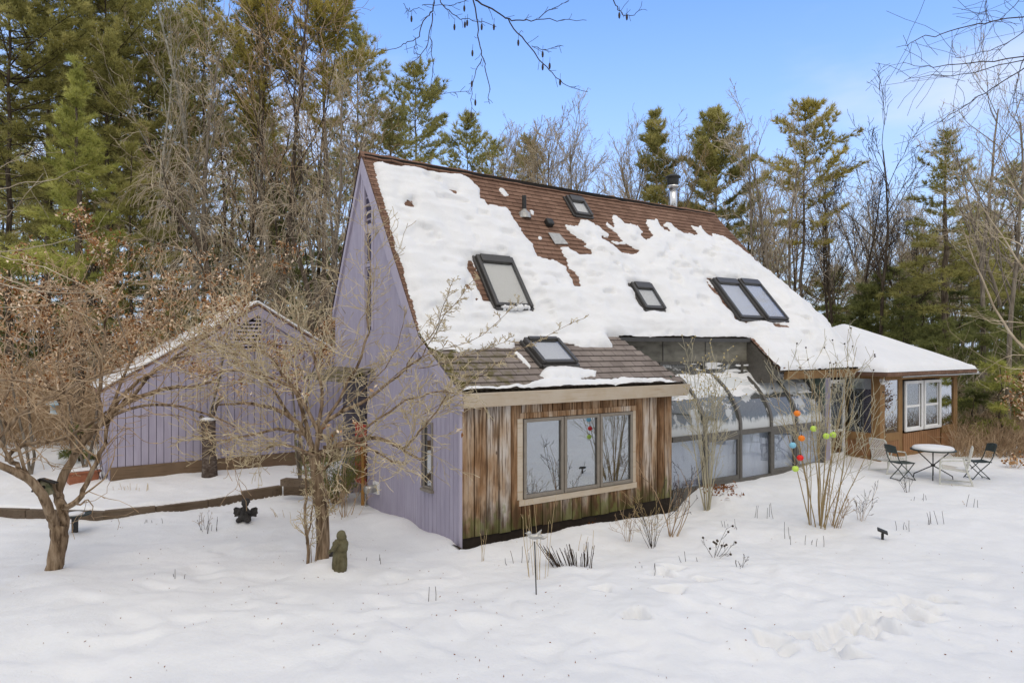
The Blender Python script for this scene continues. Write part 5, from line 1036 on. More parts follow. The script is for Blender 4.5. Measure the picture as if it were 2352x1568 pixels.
# sawn snag with snow on its cut in front of the garage
st = thing('tree_stump', gnd(482, 17.4), 'tall sawn-off cherry trunk capped with snow before the lavender garage', 'tree stump'); b = gnd(482, 17.4); tp = at(478, 965, 17.4)
mb = MB(); pts = [tuple(b - [0, 0, .2]), tuple(b + (tp - b) * .2), tuple(b + (tp - b) * .6), tuple(tp)]; tube(mb, pts, [.20, .175, .16, .175], 14); mb.build('trunk', bark('cherry_bark', (.05, .035, .028), (.10, .075, .06), (.19, .16, .135), 9, (1, 1, 2.2)), st, True)
mb = MB(); tube(mb, [tp - [0, 0, .1], tp - RT * .2 + UP * .1], [.08, .06], 8); tube(mb, [tp - [0, 0, .05], tp + RT * .12 + UP * .12, tp + RT * .3 + UP * .6], [.09, .05, .03], 8); mb.build('limb', MATS['cherry_bark'], st, True)
mb = MB(); ell(mb, tp + [0, 0, .02], (.19, .18, .06), 14); mb.build('snow', SNOW, st, True)

# ------------------------------------------------------------------ shrubs, stalks and the clump of cut stems
def shrub(px, py, n, H, spread, seed, label, mt, kids=3, r=.009, w_=.06, sub=.35, lean=(0, 0), name='bare_shrub', seeds=None, cat='shrub', group=None, base_r=.06, sub2=2):
    rng = random.Random(seed); b = G(px, py); st = thing(name, b, label, cat, group); out = {}
    P = dict(n=[8, 4, 3], w=[w_, .15, .2], g=[.03, .08, .05], k=[kids, sub2, 0], a=[32, 35], lr=[sub, .5], t0=[.35, .2], rmin=.0042 if r > .008 else .003, rr=.6, tip=.3)
    for i in range(n):
        a = rng.random() * 6.28; t_ = spread * math.sqrt(rng.random()); q = b + np.array([math.cos(a), math.sin(a), 0]) * base_r * rng.random() - [0, 0, .08]
        grow(out, q, np.array([math.cos(a) * t_, math.sin(a) * t_, 1]) + RT * lean[0] + FW * lean[1], H * rng.uniform(.55, 1.1), r * rng.uniform(.6, 1.2), 0, P, rng)
    mb = MB(); tubes(mb, out[0], 5); mb.build('stem', mt[0], st, True)
    mb = MB(); [tubes(mb, out[l], 3) for l in (1, 2) if l in out]
    if mb.n: mb.build('twigs', mt[1], st)
    if seeds:
        mb = MB(); tips = [p[0][-1] for l in (1, 2) for p in out.get(l, []) if p[0][-1][2] > b[2] + H * seeds[0]]
        for q in tips[:seeds[1]]: ell(mb, q, (seeds[2],) * 3, 6)
        if mb.n: mb.build('seed_head', seeds[3], st)
    return st
SEEDY = plain('yellow_seed', (.45, .36, .17), .8); SEEDD = plain('dark_seed', (.05, .035, .022), .8)
shrub(1625, 1170, 12, 3.2, .20, 31, 'pale slender shrub with yellow seed heads in front of the curved glass', (SHRUBW, SHRUBW), 9, .016, .04, .30, seeds=(.72, 130, .017, SEEDY), name='flowering_shrub')
shrub(1885, 1205, 17, 3.3, .42, 32, 'tall tan shrub hung with bright coloured balls', (SHRUBY, SHRUBW), 9, .016, .045, .32, lean=(.04, 0), seeds=(.8, 45, .018, SEEDD), name='flowering_shrub', base_r=.28)
shrub(1920, 1210, 10, .95, .75, 33, 'low spreading twigs at the foot of the tall shrub with coloured balls', (TWIGB, TWIGB), 4, .006, .09, .4)
shrub(1545, 1230, 11, 1.5, .5, 34, 'dark crooked shrub in the snow right of the wood room', (TWIGB, TWIGD), 3, .010, .10, .35, lean=(.25, 0))
shrub(1500, 1255, 13, 1.05, .55, 35, 'sparse dark twiggy shrub in front of the triple window', (TWIGD, SHRUBY), 3, .006, .08, .45)
shrub(790, 1185, 12, 1.15, .6, 36, 'reddish twiggy bush by the ochre post', (TWIGB, TWIGB), 4, .010, .07, .4, base_r=.25)
shrub(240, 1100, 9, 1.6, .45, 37, 'thin bare bush of upright twigs beside the planter box', (TWIGD, TWIGB), 3, .007, .06, .35)
shrub(1235, 1320, 9, 1.25, .12, 38, 'bundle of tall straw stalks behind the bird stake', (STRAW, STRAW), 1, .006, .03, .2, name='dry_stalks', cat='dry plant', base_r=.16, sub2=0)
shrub(1110, 1285, 4, .62, .15, 39, 'few thin straw stalks near the corner of the wood wall', (STRAW, STRAW), 1, .004, .04, .2, name='dry_stalks', cat='dry plant', sub2=0)
def stubs(px, py, n, H, w_, d_, mat, label, seed, lean=-.3, r=.006, group=None, nm='cut_stems'):
    rng = random.Random(seed); b = G(px, py); L_ = []
    for i in range(n):
        u = rng.uniform(-1, 1); q = b + RT * u * w_ + FW * rng.uniform(-1, 1) * d_ - [0, 0, .06]; h = H * rng.uniform(.45, 1.1); v = RT * (lean * (.5 - u * .9) + rng.gauss(0, .06)) + FW * rng.gauss(0, .1) + UP; L_.append(([tuple(q), tuple(q + v * h * .5 + RT * rng.gauss(0, .008)), tuple(q + v * h)], [r, r * .95, r * .8]))
    mb = MB(); tubes(mb, L_, 5); o = mb.build(nm, mat); tag(o, label, 'dry plant', group); return o
stubs(1318, 1300, 58, .42, .30, .15, TWIGD, 'clump of many cut dark stems standing in the snow', 40, -.5)
for i, (x, y, n, H, lab) in enumerate([(404, 1328, 3, .24, 'pair of dark stubs alone in the open snow on the left'), (2150, 1205, 6, .3, 'short row of dark stubs nearest the white chair'), (1752, 1190, 5, .42, 'dark seed stalks between the two tall shrubs'), (2075, 1215, 4, .25, 'few short stubs left of the solar light row'), (1800, 1235, 2, .34, 'two thin bent stalks in the snow left of the tall shrub'), (505, 1218, 6, .30, 'thin stalks just before the winged statue'), (350, 1200, 5, .2, 'dry stems against the timber edging'),
        (2115, 1150, 5, .22, 'row of tiny stubs in front of the dark chair'), (2230, 1165, 3, .3, 'two slanting stubs to the far right of the chairs'), (1590, 1290, 3, .2, 'wispy stems in the trodden snow'), (620, 1140, 5, .25, 'seed stalks rising along the end timbers'), (300, 1125, 14, .22, 'straw tufts along the garage beam'), (985, 1370, 2, .2, 'single short stalk in the open foreground')]):
    stubs(x, y, n, H, .06 + .03 * n, .08, STRAW if i == 11 else TWIGD, lab, 50 + i, rng_.uniform(-.3, .3), .0045, 'stubs of cut plants in the snow')
b0, b1 = G(2240, 1205), at(2185, 1112, 16.6); mb = MB(); tubes(mb, [([tuple(b0 - [0, 0, .05]), tuple((b0 + b1) / 2 + RT * .03), tuple(b1)], [.008, .008, .006])], 5); tag(mb.build('garden_stake', TWIGB), 'long thin stick leaning up towards the white chair', 'stick')
COLS = {'orange': (.85, .22, .01), 'lime': (.52, .72, .10), 'blue': (.22, .52, .68), 'red': (.75, .015, .01)}
OM = {k: plain('ball_' + k, v, .4) for k, v in COLS.items()}
for c_, x, y, lab in (('orange', 1831, 949, 'orange hanging ball, topmost on the tan shrub'), ('orange', 1841, 1006, 'orange hanging ball between the lime ball and the blue one'), ('lime', 1869, 984, 'lime green ball hanging alone inside the tan shrub'), ('lime', 1898, 1001, 'lime green ball touching another, the one nearer the stems'), ('lime', 1914, 998, 'lime green ball touching another, the outer one of the pair'),
                   ('blue', 1821, 1022, 'pale blue hanging ball on the tan shrub'), ('red', 1838, 1051, 'red hanging ball on the tan shrub'), ('lime', 1827, 1076, 'lime green ball, lowest on the tan shrub')):
    c = at(x, y, 13.1); st = thing('hanging_ball', c, lab, 'ornament', 'coloured balls hung on the shrub'); mb = MB(); ell(mb, c, (.063, .063, .058), 18); mb.build('ball', OM[c_], st, True); mb = MB(); tube(mb, [c + [0, 0, .055], c + [0, 0, .075]], .014, 8); tube(mb, [c + [0, 0, .07], c + [.01, .0, .16]], .003, 4); mb.build('hook', BLACKM, st)
# fallen leaves and specks on the snow
rs = np.random.RandomState(77); mb = MB(); C = []
for k in range(300):
    q = onZ(*((rs.uniform(0, 2352), 1180 + 388 * rs.rand() ** 1.0) if k % 3 else (rs.normal(1000, 330), rs.normal(1390, 110))), 0)
    if q[1] < 10.1 or q[0] < 6: C.append((q[0], q[1], float(Zt(q[0], q[1], True)) + .008))
leaves(mb, np.array(C), rs, 1, .014, .003); o = mb.build('leaf_litter', LEAFR); tag(o, kind='stuff')
mb = MB(); C = [];
for k in range(60): q = onZ(rs.normal(1660, 25), rs.normal(1142, 5), .15); C.append((q[0], q[1], float(Zt(q[0], q[1], True)) + .03))
for k in range(26): q = onZ(rs.normal(1345, 14), rs.normal(1199, 4), 0); C.append((q[0], q[1], float(Zt(q[0], q[1], True)) + .04))
leaves(mb, np.array(C), rs, 2, .05, .03); tag(mb.build('fallen_leaves', LEAFR), kind='stuff')
# evergreen shrub by the entry
P_ = gnd(772, 15.6); rng = random.Random(5); out = {}; st = thing('evergreen_shrub', P_, 'dark green broom-like shrub of arching stems by the entry', 'shrub')
for i in range(70):
    a = rng.random() * 6.28; grow(out, P_ - [0, 0, .1], np.array([math.cos(a) * .5, math.sin(a) * .5, 1]), rng.uniform(.7, 1.7), .008, 0, dict(n=[7, 3], w=[.05, .1], g=[-.06, -.05], k=[6, 0], a=[25], lr=[.3], t0=[.3], rmin=.004), rng)
mb = MB(); tubes(mb, out[0], 3); mb.build('stem', TWIGB, st); mb = MB(); pp = [p for L_ in out.values() for q, r in L_ for p in q[2:]]; tufts(mb, pp, np.array([[0, 0, .6]] * len(pp)), .13, 4, .012, .5, np.random.RandomState(3)); mb.build('foliage', N_DARK, st)
# small potted fir behind the planter
pine(188, 19.3, 978, 1062, 52, N_DARK, 61, 'small dark fir behind the terracotta planter', (-5, 40), 1.4, name='young_fir', sc=.8, droop=.4, bk=BARKD)

# ------------------------------------------------------------------ leaf-holding saplings behind the fruit trees
def leafy(px, d, ytop, spread, seed, label, nlev=26, name='leafy_sapling', lf=LEAFB, lo=.35, base=None):
    rng = random.Random(seed); rs = np.random.RandomState(seed); b = np.array(gnd(px, d) if base is None else base); H = HC + (800 - ytop) * d / FP - b[2]; st = thing(name, b, label, 'tree'); out = {}
    P = dict(n=[9, 7, 5], w=[.09, .12, .16], g=[.03, .04, .02], k=[nlev / 2.6, 4.5, 0], a=[50, 42], lr=[spread, .42], t0=[lo, .2], rmin=.005, rr=.5, flat=.2, lift=.1)
    for s_ in range(2): grow(out, b - [0, 0, .1], np.array([rng.gauss(0, .12), rng.gauss(0, .12), 1]), H * (1 - .15 * s_), .04, 0, P, rng)
    emit(st, out, 0, BARKG, TWIGB); mb = MB(); C = [p for q, r in out[2] for p in q[2:]]; C = [c for c in C if rng.random() < .7]; leaves(mb, C, rs, 9, .052, .10); mb.build('leaves', lf, st)
leafy(70, 17.5, 640, .42, 71, 'sapling of curled brown leaves at the far left edge behind the leaning tree'); leafy(195, 18.4, 655, .40, 72, 'sapling thick with pale brown leaves above the planter'); leafy(345, 18.6, 560, .38, 73, 'tall sapling with rusty leaves left of the garage gable'); leafy(470, 18.2, 580, .36, 74, 'rusty-leaved sapling rising before the garage roof slope', 22); leafy(690, 17.6, 745, .34, 75, 'thin sapling with few brown leaves in front of the garage gable', 12, lo=.6); leafy(20, 19.5, 770, .5, 76, 'low brown-leaved sapling cut by the left edge', 24); leafy(280, 21, 700, .4, 77, 'brown-leaved sapling hidden between the garage and the planter', 20)
leafy(2370, 21, 835, .42, 78, 'tan-leaved sapling at the right edge beyond the chairs', 24)
E6 = 0
shrub(1440, 1240, 7, .7, .6, 41, 'thin bent twigs left of the dark shrubs before the triple window', (TWIGB, TWIGB), 3, .005, .1, .45); shrub(1640, 1275, 6, .55, .9, 42, 'sprawling dark stems with dead flower heads on the snow', (TWIGD, TWIGD), 2, .005, .12, .4, seeds=(.2, 14, .022, SEEDD), name='flowering_shrub')
shrub(1700, 1300, 4, .3, .9, 43, 'low dark sprig lying on the trodden snow', (TWIGD, TWIGD), 2, .004, .14, .4); shrub(2330, 1075, 12, .5, 1.2, 44, 'low brown-leaved twigs at the right edge beyond the far chair', (TWIGB, TWIGB), 4, .005, .12, .4, seeds=(.1, 60, .03, LEAFB), name='flowering_shrub')
shrub(470, 1215, 6, .4, .5, 45, 'sparse upright twigs in the snow left of the winged statue', (TWIGD, TWIGB), 2, .004, .08, .4); shrub(1975, 1195, 7, .8, .5, 46, 'bare twigs standing right of the ball-hung shrub', (TWIGB, TWIGD), 4, .005, .09, .45); shrub(2085, 1130, 4, .55, .5, 47, 'dark bent stems in front of the near folding chair', (TWIGD, TWIGD), 2, .008, .1, .4)

for i, (x, y, n, H, lab) in enumerate([(1360, 1265, 5, .35, 'bent dry stems just right of the cut clump'), (1180, 1290, 4, .3, 'short dark stems left of the bird stake'), (1690, 1215, 5, .28, 'small stalks at the foot of the pale shrub'), (1480, 1310, 4, .22, 'few stalks in the snow below the dark shrubs'), (1850, 1250, 6, .25, 'stubs in the snow just under the ball-hung shrub'), (660, 1190, 6, .3, 'thin stems beside the middle trunk'), (860, 1290, 3, .16, 'two tiny stems right of the stone woman')]):
    stubs(x, y, n, H, .08 + .04 * n, .12, STRAW if i in (0, 5) else TWIGD, lab, 80 + i, rng_.uniform(-.6, .6), .0045, 'stubs of cut plants in the snow')
# ------------------------------------------------------------------ woods
WG = 'conifers of the wood behind the house'
# left: tall pines
pine(178, 24, 150, 640, 105, N_GREEN, 101, 'bright green young pine with a bare grey lower trunk at the left', (15, 50), 1.25, 'cone', tr=.20)
pine(20, 31, -180, 560, 190, N_OLIVE, 102, 'huge dark pine cut by the left edge and the top of the picture', (0, 45), 1.15, 'round', bk=BARKD)
pine(110, 36, -220, 500, 200, N_OLIVE, 103, 'massive olive pine filling the upper left sky', (5, 45), 1.15, 'round')
pine(245, 33, -120, 420, 150, N_OLIVE, 104, 'olive pine behind the bright green young pine', (10, 50), 1.1, 'round', bk=BARKD)
pine(345, 38, -40, 560, 120, N_OLIVE, 105, 'narrow olive pine with sparse lower boughs', (5, 45), 1., 'col', bk=BARKD)
pine(300, 27, 330, 760, 110, N_OLIVE, 106, 'low spreading pine in the middle of the left wood', (0, 35), 1.1, 'layer', bk=BARKD)
pine(470, 36, -30, 400, 85, N_OLIVE, 107, 'thin straight pine with a sparse feathery top', (20, 55), .75, 'col')
pine(600, 35, -90, 330, 120, N_GOLD, 108, 'golden pine with steep ascending boughs behind the weeping tree', (40, 65), .9, 'round')
pine(578, 37, -30, 420, 75, N_OLIVE, 109, 'slim pine standing close behind the golden pine', (40, 60), .7, 'col')
pine(745, 36, -60, 300, 125, N_GOLD, 110, 'dense golden pine nearest the blue sky', (35, 60), 1.2, 'round')
pine(820, 40, 60, 420, 75, N_OLIVE, 111, 'dark pine between the golden pine and the house ridge', (20, 55), .8, 'round')
pine(955, 44, 150, 420, 75, N_OLIVE, 112, 'pointed dark pine above the left end of the ridge', (20, 60), .9, 'round')
pine(900, 38, 270, 480, 90, N_OLIVE, 113, 'bushy brownish pine just over the gable peak', (15, 50), .9, 'round')
pine(1072, 52, 272, 470, 55, N_OLIVE, 114, 'small rounded pine over the snowy roof, left of the far shrubs', (20, 55), .9, 'round'); pine(1132, 56, 328, 470, 32, N_OLIVE, 115, 'tiny thin pine over the roof ridge', (25, 55), .7, 'col'); pine(1213, 54, 330, 470, 42, N_OLIVE, 116, 'small pine over the middle of the ridge', (25, 55), .9, 'round')
# right: beyond the roof
pine(1506, 45, 262, 560, 68, N_OLIVE, 117, 'spire-shaped pine left of the steel chimney', (15, 60), 1.5, 'layer'); pine(1645, 43, 265, 640, 92, N_OLIVE, 118, 'broad full pine right of the steel chimney', (10, 60), 1.5, 'round')
pine(1838, 38, 236, 560, 92, N_GOLD, 119, 'tall open pine with a high crown behind tan stems', (5, 50), .95, 'round', lean=.3); pine(2172, 33, 300, 700, 110, N_OLIVE, 120, 'layered pine with a straight reddish trunk on the right', (0, 40), .95, 'layer', tr=.24)
pine(2335, 36, 385, 720, 120, N_OLIVE, 121, 'wide pine cut by the right edge', (0, 40), 1., 'round')
for i, (x, d, yt, hw, lab) in enumerate([(1990, 36, 648, 85, 'rounded dark hemlock behind the porch roof peak'), (2075, 33, 690, 90, 'dark hemlock above the right slope of the porch roof'), (2165, 30, 735, 95, 'drooping hemlock by the right porch eave'), (2255, 27, 715, 105, 'deep green hemlock right of the porch'), (2345, 29, 690, 110, 'deep green hemlock at the right edge'), (2300, 24, 830, 80, 'low green hemlock in front of the others at the right'), (1915, 42, 690, 60, 'small dark hemlock left of the porch roof peak'), (2235, 24.5, 900, 42, 'narrow young hemlock at the corner of the porch')]):
    pine(x, d, yt, 960, hw, N_DARK if i not in (5,) else N_GREEN, 130 + i, lab, (-12, 30), 1.25, 'layer', name='hemlock_tree', droop=.55, group='hemlocks on the right', bk=BARKD)
# bare broadleaf trees
pale = dict(k=[12, 7, 4, 0], a=[26, 30, 35], lr=[.38, .42, .45], t0=[.4, .25, .15])
BR = [(322, 30, 120, BIRCH, (.02, 0), 'pale-barked tree leaning slightly among the left pines'), (408, 29, 90, BARKG, (.14, 0), 'thin grey tree leaning to the right in the left wood'), (430, 34, 60, BIRCH, (.05, 0), 'slim pale tree against the sky in the left wood'), (700, 27, 190, BARKG, (.12, 0), 'grey bare tree leaning towards the house gable'), (760, 25, 300, BARKG, (.10, 0), 'bare tree with pale limbs just left of the gable'), (800, 30, 250, BARKG, (-.05, 0), 'silvery bare tree behind the gable edge'), (650, 30, 330, BARKG, (0, 0), 'bare grey tree behind the weeping tree'), (735, 33, 210, BARKG, (.1, 0), 'tall bare tree under the golden pine'),
      (1795, 32, 330, BARKG, (-.03, 0), 'tan bare tree with many upright stems, nearest the right roof edge'), (1765, 34, 350, BARKG, (-.06, 0), 'tan bare tree leaning left over the roof edge'), (1820, 36, 380, BARKG, (.04, 0), 'slim bare tree at the foot of the open pine'), (2010, 34, 360, BARKD, (.03, 0), 'dark slender bare tree alone against the pale sky'), (1935, 38, 430, BARKD, (-.02, 0), 'dark bare tree left of the slender one'), (1970, 40, 440, BARKD, (.03, 0), 'dark bare tree close behind the slender one'), (1895, 41, 500, BARKD, (0, 0), 'thin bare tree above the right roof rake'), (2110, 35, 520, BARKD, (-.15, 0), 'dark forked bare tree leaning left of the layered pine'), (2060, 37, 540, BARKD, (.1, 0), 'low bare tree between the porch peak and the layered pine'),
      (2250, 27, 225, BARKG, (.02, 0), 'big pale bare tree right of the layered pine'), (2310, 25, 260, BARKG, (.1, 0), 'big pale bare tree crossing the right edge'), (2345, 30, 330, BARKG, (-.12, 0), 'bare tree at the right edge leaning inward')]
for i, (x, d, yt, bk, ln, lab) in enumerate(BR): bare(x, d, yt, 200 + i, lab, bk, TWIGD if bk is BARKD else TWIGG, dict(pale, k=[13 if i < 17 else 16, 7, 4.5, 0], a=[30 if i < 17 else 42, 34, 38]), ln)
# weeping tree behind the garage
def weeping(px, d, ytop, seed, label, lean):
    rng = random.Random(seed); b = gnd(px, d); H = HC + (800 - ytop) * d / FP - b[2]; st = thing('weeping_tree', b, label, 'tree'); out = {}
    P = dict(n=[10, 9, 10, 5], w=[.12, .14, .05, .06], g=[.02, -.05, -.30, -.2], k=[10, 22, 4, 0], a=[48, 50, 24], lr=[.42, .66, .5], t0=[.42, .1, .15], rmin=.0075, rr=.5, lift=.35, tip=.3)
    grow(out, b - [0, 0, .1], RT * lean + UP, H, .17, 0, P, rng); emit(st, out, 1, BARK, TWIGG); return st
weeping(545, 24.5, 370, 301, 'weeping bare tree with curtains of hanging twigs behind the garage', .05); weeping(690, 26, 470, 302, 'weeping bare tree close to the house gable', .1); weeping(440, 25.5, 560, 303, 'low weeping bare tree left of the garage peak', -.12)
# shrubs seen over the ridge
for i, (x, d, yt, lab) in enumerate([(1290, 46, 355, 'bare tan tree over the middle of the ridge'), (1345, 44, 350, 'bare tan tree over the small upper skylight'), (1395, 45, 375, 'bare rusty tree right of the small upper skylight'), (1450, 42, 395, 'rusty thicket tree below the spire pine'), (1245, 50, 375, 'faint bare tree over the ridge near the small pine'), (1175, 52, 360, 'faint bare tree between the two small pines')]):
    bare(x, d, yt, 320 + i, lab, BARKG, TWIGG if i < 2 else SHRUBY, dict(k=[20, 8, 4, 0], a=[24, 26, 30], t0=[.45, .2, .1], lr=[.35, .4, .5]))
for i in range(34):
    x = [1150 + 40 * i, 1700 + 42 * (i - 10), 1870 + 20 * (i - 10)][0 if i < 10 else (1 if i < 14 else 2)] + (i * 53 % 17) - 8; d = 44 + (i * 37) % 14
    bare(x, d, (365 if i < 10 else (430 if i < 20 else 520)) + (i * 71) % 90, 360 + i, 'thin grey bare tree in the far haze of branches', BARKG, TWIGG, dict(k=[22, 9, 4, 0], a=[26, 28, 32], t0=[.35, .15, .1], lr=[.36, .42, .5], rmin=.009), name='bare_tree', group='thin bare trees of the far haze')
# far trunks that close the wood
rngf = random.Random(9); proto_p = pine(395, 52, 150, 620, 110, N_OLIVE, 150, 'distant pine of the closed wood', (5, 45), .8, 'round', group='distant pines of the closed wood', bk=BARKD); proto_b = bare(520, 46, 300, 151, 'distant bare tree of the closed wood', BARKD, TWIGB, dict(k=[14, 7, 3, 0]), group='distant bare trees of the closed wood')
spots = [(-40 + 62 * i + rngf.uniform(-20, 20), rngf.uniform(42, 66)) for i in range(14)] + [(1580 + 70 * i + rngf.uniform(-20, 20), rngf.uniform(48, 70)) for i in range(12)]
for x, d in spots: dup(proto_p, gnd(x, d), rngf.random() * 6, rngf.uniform(.5, 1.05) if x < 900 else rngf.uniform(.35, .55))
spots = [(-30 + 42 * i + rngf.uniform(-14, 14), rngf.uniform(32, 55)) for i in range(20)] + [(1560 + 48 * i + rngf.uniform(-20, 20), rngf.uniform(42, 60)) for i in range(17)]
for x, d in spots: dup(proto_b, gnd(x, d), rngf.random() * 6, rngf.uniform(.6, 1.15) if x < 900 else rngf.uniform(.5, .85))
proto_h = pine(2120, 38, 640, 1000, 100, N_DARK, 152, 'evergreen filling the gaps of the wood', (-10, 30), 1.1, 'layer', name='hemlock_tree', droop=.5, group='evergreens filling the gaps of the wood', bk=BARKD)
for x, d in [(1900 + 52 * i + rngf.uniform(-15, 15), rngf.uniform(34, 52)) for i in range(10)] + [(-60 + 50 * i + rngf.uniform(-18, 18), rngf.uniform(38, 58)) for i in range(18)]: dup(proto_h, gnd(x, d), rngf.random() * 6, rngf.uniform(.75, 1.25) if x > 900 else rngf.uniform(.9, 1.7))
for i, (r, f, sc) in enumerate([(-12, -7, 1.5), (-4, -13, 1.8), (9, -12, 1.9), (17, -9, 1.7), (26, -11, 2.), (37, -4, 1.8), (45, 3, 1.9), (20, -18, 2.2)]):
    q = RT * r + FW * f; q[2] = float(Zt(q[0], q[1])); dup(proto_h, q, i * 1.7, sc, 'evergreen across the yard that shows only in the window glass', 'evergreens mirrored in the windows')
rng = random.Random(4); pb = gnd(-60, 21); bp = at(-60, 610, 21); st = thing('pine_tree', pb, 'pine just outside the left edge whose light green bough hangs across the dark wood', 'tree'); mb = MB(); tubes(mb, [([tuple(pb - UP * .2), tuple(bp), tuple(bp + UP * 6)], [.2, .17, .1])], 9); tubes(mb, [(pxl([(-60, 600), (40, 600), (110, 605), (185, 618)], 21, 20.5), [.04, .03, .02, .008])], 5); mb.build('trunk', BARK, st, True)
rs = np.random.RandomState(4); C = [at(rng.uniform(-60, 185), 0, 20.8) for _ in range(900)]; C = [at(x, 600 + (x > 90) * (x - 90) * .18 + rng.gauss(0, 9 + 8 * max(0, 1 - x / 185)), 20.8 + rng.gauss(0, .25)) for x in [rng.uniform(-60, 188) for _ in range(900)]]; mb = MB(); tufts(mb, C, np.tile(RT + UP * .3, (len(C), 1)), .2, 10, .02, .6, rs); mb.build('crown', N_GREEN, st)
# undergrowth that reads as one mass
def thicket(areas, mat, seed, label):
    rng = random.Random(seed); L_ = []
    for (x0, x1, d0, d1, n, H) in areas:
        for _ in range(n):
            b = gnd(rng.uniform(x0, x1), rng.uniform(d0, d1)); h = H * rng.uniform(.4, 1.2); d = nrm3((rng.gauss(0, .45), rng.gauss(0, .45), 1)); p = b - [0, 0, .05]; pts = [tuple(p)]
            for i in range(4): d = nrm3((d[0] + rng.gauss(0, .25), d[1] + rng.gauss(0, .25), d[2] + rng.gauss(-.05, .15))); p = p + np.array(d) * h / 4; pts.append(tuple(p))
            L_.append((pts, [.010, .008, .007, .005, .004]))
    mb = MB(); tubes(mb, L_, 3); o = mb.build('undergrowth', mat); tag(o, kind='stuff'); return o
thicket([(-60, 330, 22, 34, 3600, 2.6), (300, 820, 24, 36, 2600, 3.6)], TWIGB, 401, ''); thicket([(2190, 2420, 21, 27, 2200, 1.1), (1900, 2420, 27, 38, 1500, 2.4)], TWIGB, 402, ''); thicket([(330, 850, 23, 31, 2600, 5.5)], TWIGG, 403, ''); thicket([(1850, 2420, 26, 40, 1800, 3.4)], TWIGG, 404, '')
# limbs of trees that stand beside and behind the photographer
zt = lambda L_: [(a * .2667 + 862.4, b * .2667) for a, b in L_]; zr = lambda L_: [(a * .4749 + 1568, b * .4749) for a, b in L_]
base = FW * -2.2 + RT * 1.2; base[2] = float(Zt(base[0], base[1])); st = thing('alder_tree', base, 'bare catkin-hung branches hanging into the top of the sky', 'tree'); out = {}; rng = random.Random(8)
top = np.array(base) + UP * 9.6; hub = at(1050, -330, 6.5)
limb0 = [tuple(base - UP * .2), tuple(base + UP * 4), tuple(base + UP * 7.6 + FW * .4), tuple(base + UP * 8.6 + FW * 2.6), tuple((hub + top) / 2 + UP * .8 + FW * 1.5), tuple(hub)]
p_, r_ = smooth_poly(limb0, [.18, .15, .11, .08, .05, .022]); out[0] = [(p_, r_)]
def join(L_): out.setdefault(1, []).append(smooth_poly([tuple(hub), tuple((np.array(hub) + at(*L_[0], 6.5)) / 2 + UP * .1), tuple(at(*L_[0], 6.5))], [.02, .014, .010]))
TOPB = [([(505, -60), (500, 60), (485, 110), (440, 150), (375, 290), (345, 335), (260, 370), (220, 400), (80, 430), (0, 430)], 1, .008), ([(485, 110), (480, 200), (465, 320), (435, 410), (345, 530), (255, 605)], 0, .007), ([(465, 320), (490, 400), (493, 600), (485, 740)], 0, .005), ([(550, -20), (580, 40), (660, 115), (720, 160), (810, 165), (930, 195), (1040, 220)], 1, .006), ([(400, 50), (440, 40), (550, 42), (640, 50), (700, 35), (790, 5)], 0, .004),
        ([(830, -20), (865, 120), (890, 260), (910, 400), (928, 510), (950, 620), (985, 775), (975, 860), (990, 890)], 1, .008), ([(928, 510), (880, 570), (845, 690), (835, 740), (828, 860), (826, 1000)], 0, .005), ([(860, -10), (960, 60), (1080, 120), (1145, 170), (1240, 180), (1340, 185), (1400, 165), (1560, 170), (1680, 170), (1820, 175)], 1, .010), ([(1400, 165), (1485, 95), (1530, 80), (1610, 35), (1660, 0)], 0, .005), ([(1145, 170), (1220, 285), (1330, 400), (1430, 540), (1500, 600), (1590, 700), (1680, 745), (1830, 800)], 0, .008), ([(1330, 400), (1420, 420), (1480, 425), (1610, 400)], 0, .004), ([(2045, -10), (2080, 70), (2110, 110), (2180, 140), (2250, 115), (2290, 80)], 1, .006), ([(345, 335), (340, 400), (330, 470)], 0, .004), ([(240, 30), (270, 80), (300, 95), (380, 60)], 0, .003), ([(555, 810), (650, 795), (800, 785)], 0, .003)]
SP = dict(n=[4, 4, 2], w=[.1, .1, .2], g=[0, -.02, 0], k=[0, 7, 0], a=[45, 45], lr=[.3, .13], t0=[.1, .1], rmin=.0022, rr=.5); cat_ = []
for L_, j, r in TOPB:
    q = zt(L_); limb(out, 1, q, 6.5, 6.4, r, .0028, SP, rng, .8, .006)
    if j: join(q)
for x, y in zt([(680, 235), (770, 215), (790, 200), (915, 235), (1020, 235), (835, 460), (830, 725), (1440, 470), (1440, 580), (1500, 570), (1590, 710), (1230, 370), (2165, 150), (2100, 135), (765, 75), (310, 165), (825, 995), (860, 885)]): cat_.append(at(x, y, 6.45))
emit(st, out, 0, BARKD, TWIGD); mb = MB()
for c in cat_: ell(mb, c, (.011, .011, .033), 8); tube(mb, [c + [0, 0, .03], c + [.008, .004, .085]], .0022, 4)
mb.build('catkins', TWIGD, st, True)
def side_tree(px, d, label, limbs, seed, mt, mc, hubpx, r0, P, ln, name='bare_tree', top=None):
    rng = random.Random(seed); b = gnd(px, d); st = thing(name, b, label, 'tree'); out = {}; h = np.array(at(*hubpx, d)); H2 = at(px, top if top is not None else hubpx[1] - 200, d)
    out[0] = [smooth_poly([tuple(b - UP * .2), tuple((b + h) / 2), tuple(h), tuple(H2)], [r0, r0 * .85, r0 * .65, r0 * .25])]; T = np.array(out[0][0][0])
    for L_, r in limbs:
        e = at(*L_[0], d); q = T[np.argmin(np.abs(T[:, 2] - (e[2] - .25)))]; out.setdefault(1, []).append(smooth_poly([tuple(q), tuple((q + e) / 2 + UP * .05), tuple(e)], [r * 1.6, r * 1.3, r])); limb(out, 1, L_, d, d - .8, r, .003, P, rng, ln, .01)
    emit(st, out, 0, mt, mc)
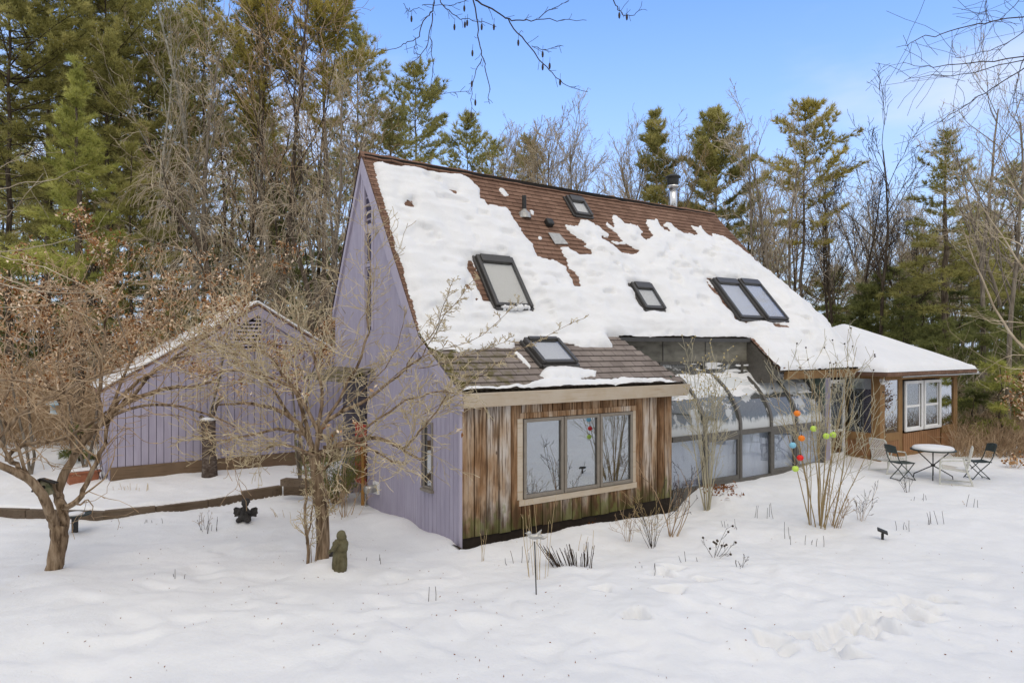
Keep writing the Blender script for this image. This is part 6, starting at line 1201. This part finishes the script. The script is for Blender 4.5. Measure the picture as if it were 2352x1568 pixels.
P2 = dict(n=[4, 4, 3], w=[.1, .1, .15], g=[0, .0, .0], k=[0, 11, 3], a=[38, 40], lr=[.36, .5], t0=[.1, .05], rmin=.0026, rr=.5)
side_tree(2720, 9, 'thin bare branches reaching in from beyond the upper right corner', [(zr(L_), r) for L_, r in [([(1690, 80), (1500, 105), (1380, 130), (1250, 165), (1150, 185), (1100, 215), (1045, 230)], .010), ([(1690, 130), (1560, 215), (1450, 255), (1300, 275)], .007), ([(1690, 270), (1500, 298), (1350, 305), (1250, 318), (1150, 325), (1070, 300)], .010), ([(1690, 280), (1520, 320), (1350, 355), (1220, 368), (1090, 372)], .008), ([(1690, 300), (1500, 430), (1390, 495), (1280, 560), (1210, 610)], .009), ([(1660, 260), (1620, 400), (1600, 470), (1580, 510)], .006), ([(1680, -60), (1570, 70), (1540, 110)], .006), ([(1465, -40), (1470, 20), (1480, 105)], .005)]], 501, BARKG, TWIGD, (2710, 150), .16, P2, 1.6, top=-300)
side_tree(2470, 16, 'pale bare tree reaching in low from the right edge', [([(2400, 700), (2352, 620), (2300, 540), (2250, 470), (2200, 440)], .03), ([(2420, 860), (2352, 800), (2300, 735), (2255, 640), (2225, 560), (2190, 480)], .045), ([(2430, 760), (2340, 740), (2270, 735), (2200, 720)], .018), ([(2430, 850), (2350, 815), (2290, 830), (2240, 870)], .014), ([(2430, 560), (2360, 470), (2310, 400), (2290, 320)], .03), ([(2430, 640), (2340, 560), (2280, 545), (2200, 560)], .018), ([(2430, 900), (2360, 850), (2310, 845), (2260, 820), (2180, 760)], .014)], 502, BARKG, TWIGG, (2465, 500), .2, dict(P2, k=[0, 9, 3], lr=[.4, .5]), 2.0, top=100)
side_tree(-190, 9, 'pale whippy branches reaching in from the left edge over the wood', [([(-100, 420), (0, 385), (55, 360), (100, 325)], .007), ([(-100, 440), (0, 435), (60, 420), (130, 410), (200, 375)], .009), ([(-100, 560), (0, 575), (90, 565), (170, 545), (230, 520)], .010), ([(-100, 600), (0, 590), (70, 605), (160, 640), (250, 690)], .010), ([(-100, 660), (0, 650), (80, 668), (180, 672), (255, 650)], .012), ([(-100, 700), (0, 706), (100, 700), (200, 690), (270, 660)], .010), ([(-100, 480), (0, 500), (40, 470), (100, 400)], .006), ([(-100, 590), (20, 640), (100, 680), (220, 735)], .008)], 503, BARKG, TWIGG, (-185, 500), .13, dict(P2, k=[0, 4, 2], lr=[.25, .4]), 1.2, top=100)
# conifers on the photographer's side, seen only in the glazing
for i, (r, f, sc) in enumerate([(-9, -12, 1.), (4, -16, 1.1), (14, -13, .95), (24, -9, 1.05), (33, -6, 1.), (-18, -6, 1.)]):
    q = RT * r + FW * f; q[2] = float(Zt(q[0], q[1])); dup(proto_p, q, i * 1.3, sc * .8, 'pine across the yard that shows only in the window glass', 'pines mirrored in the windows')
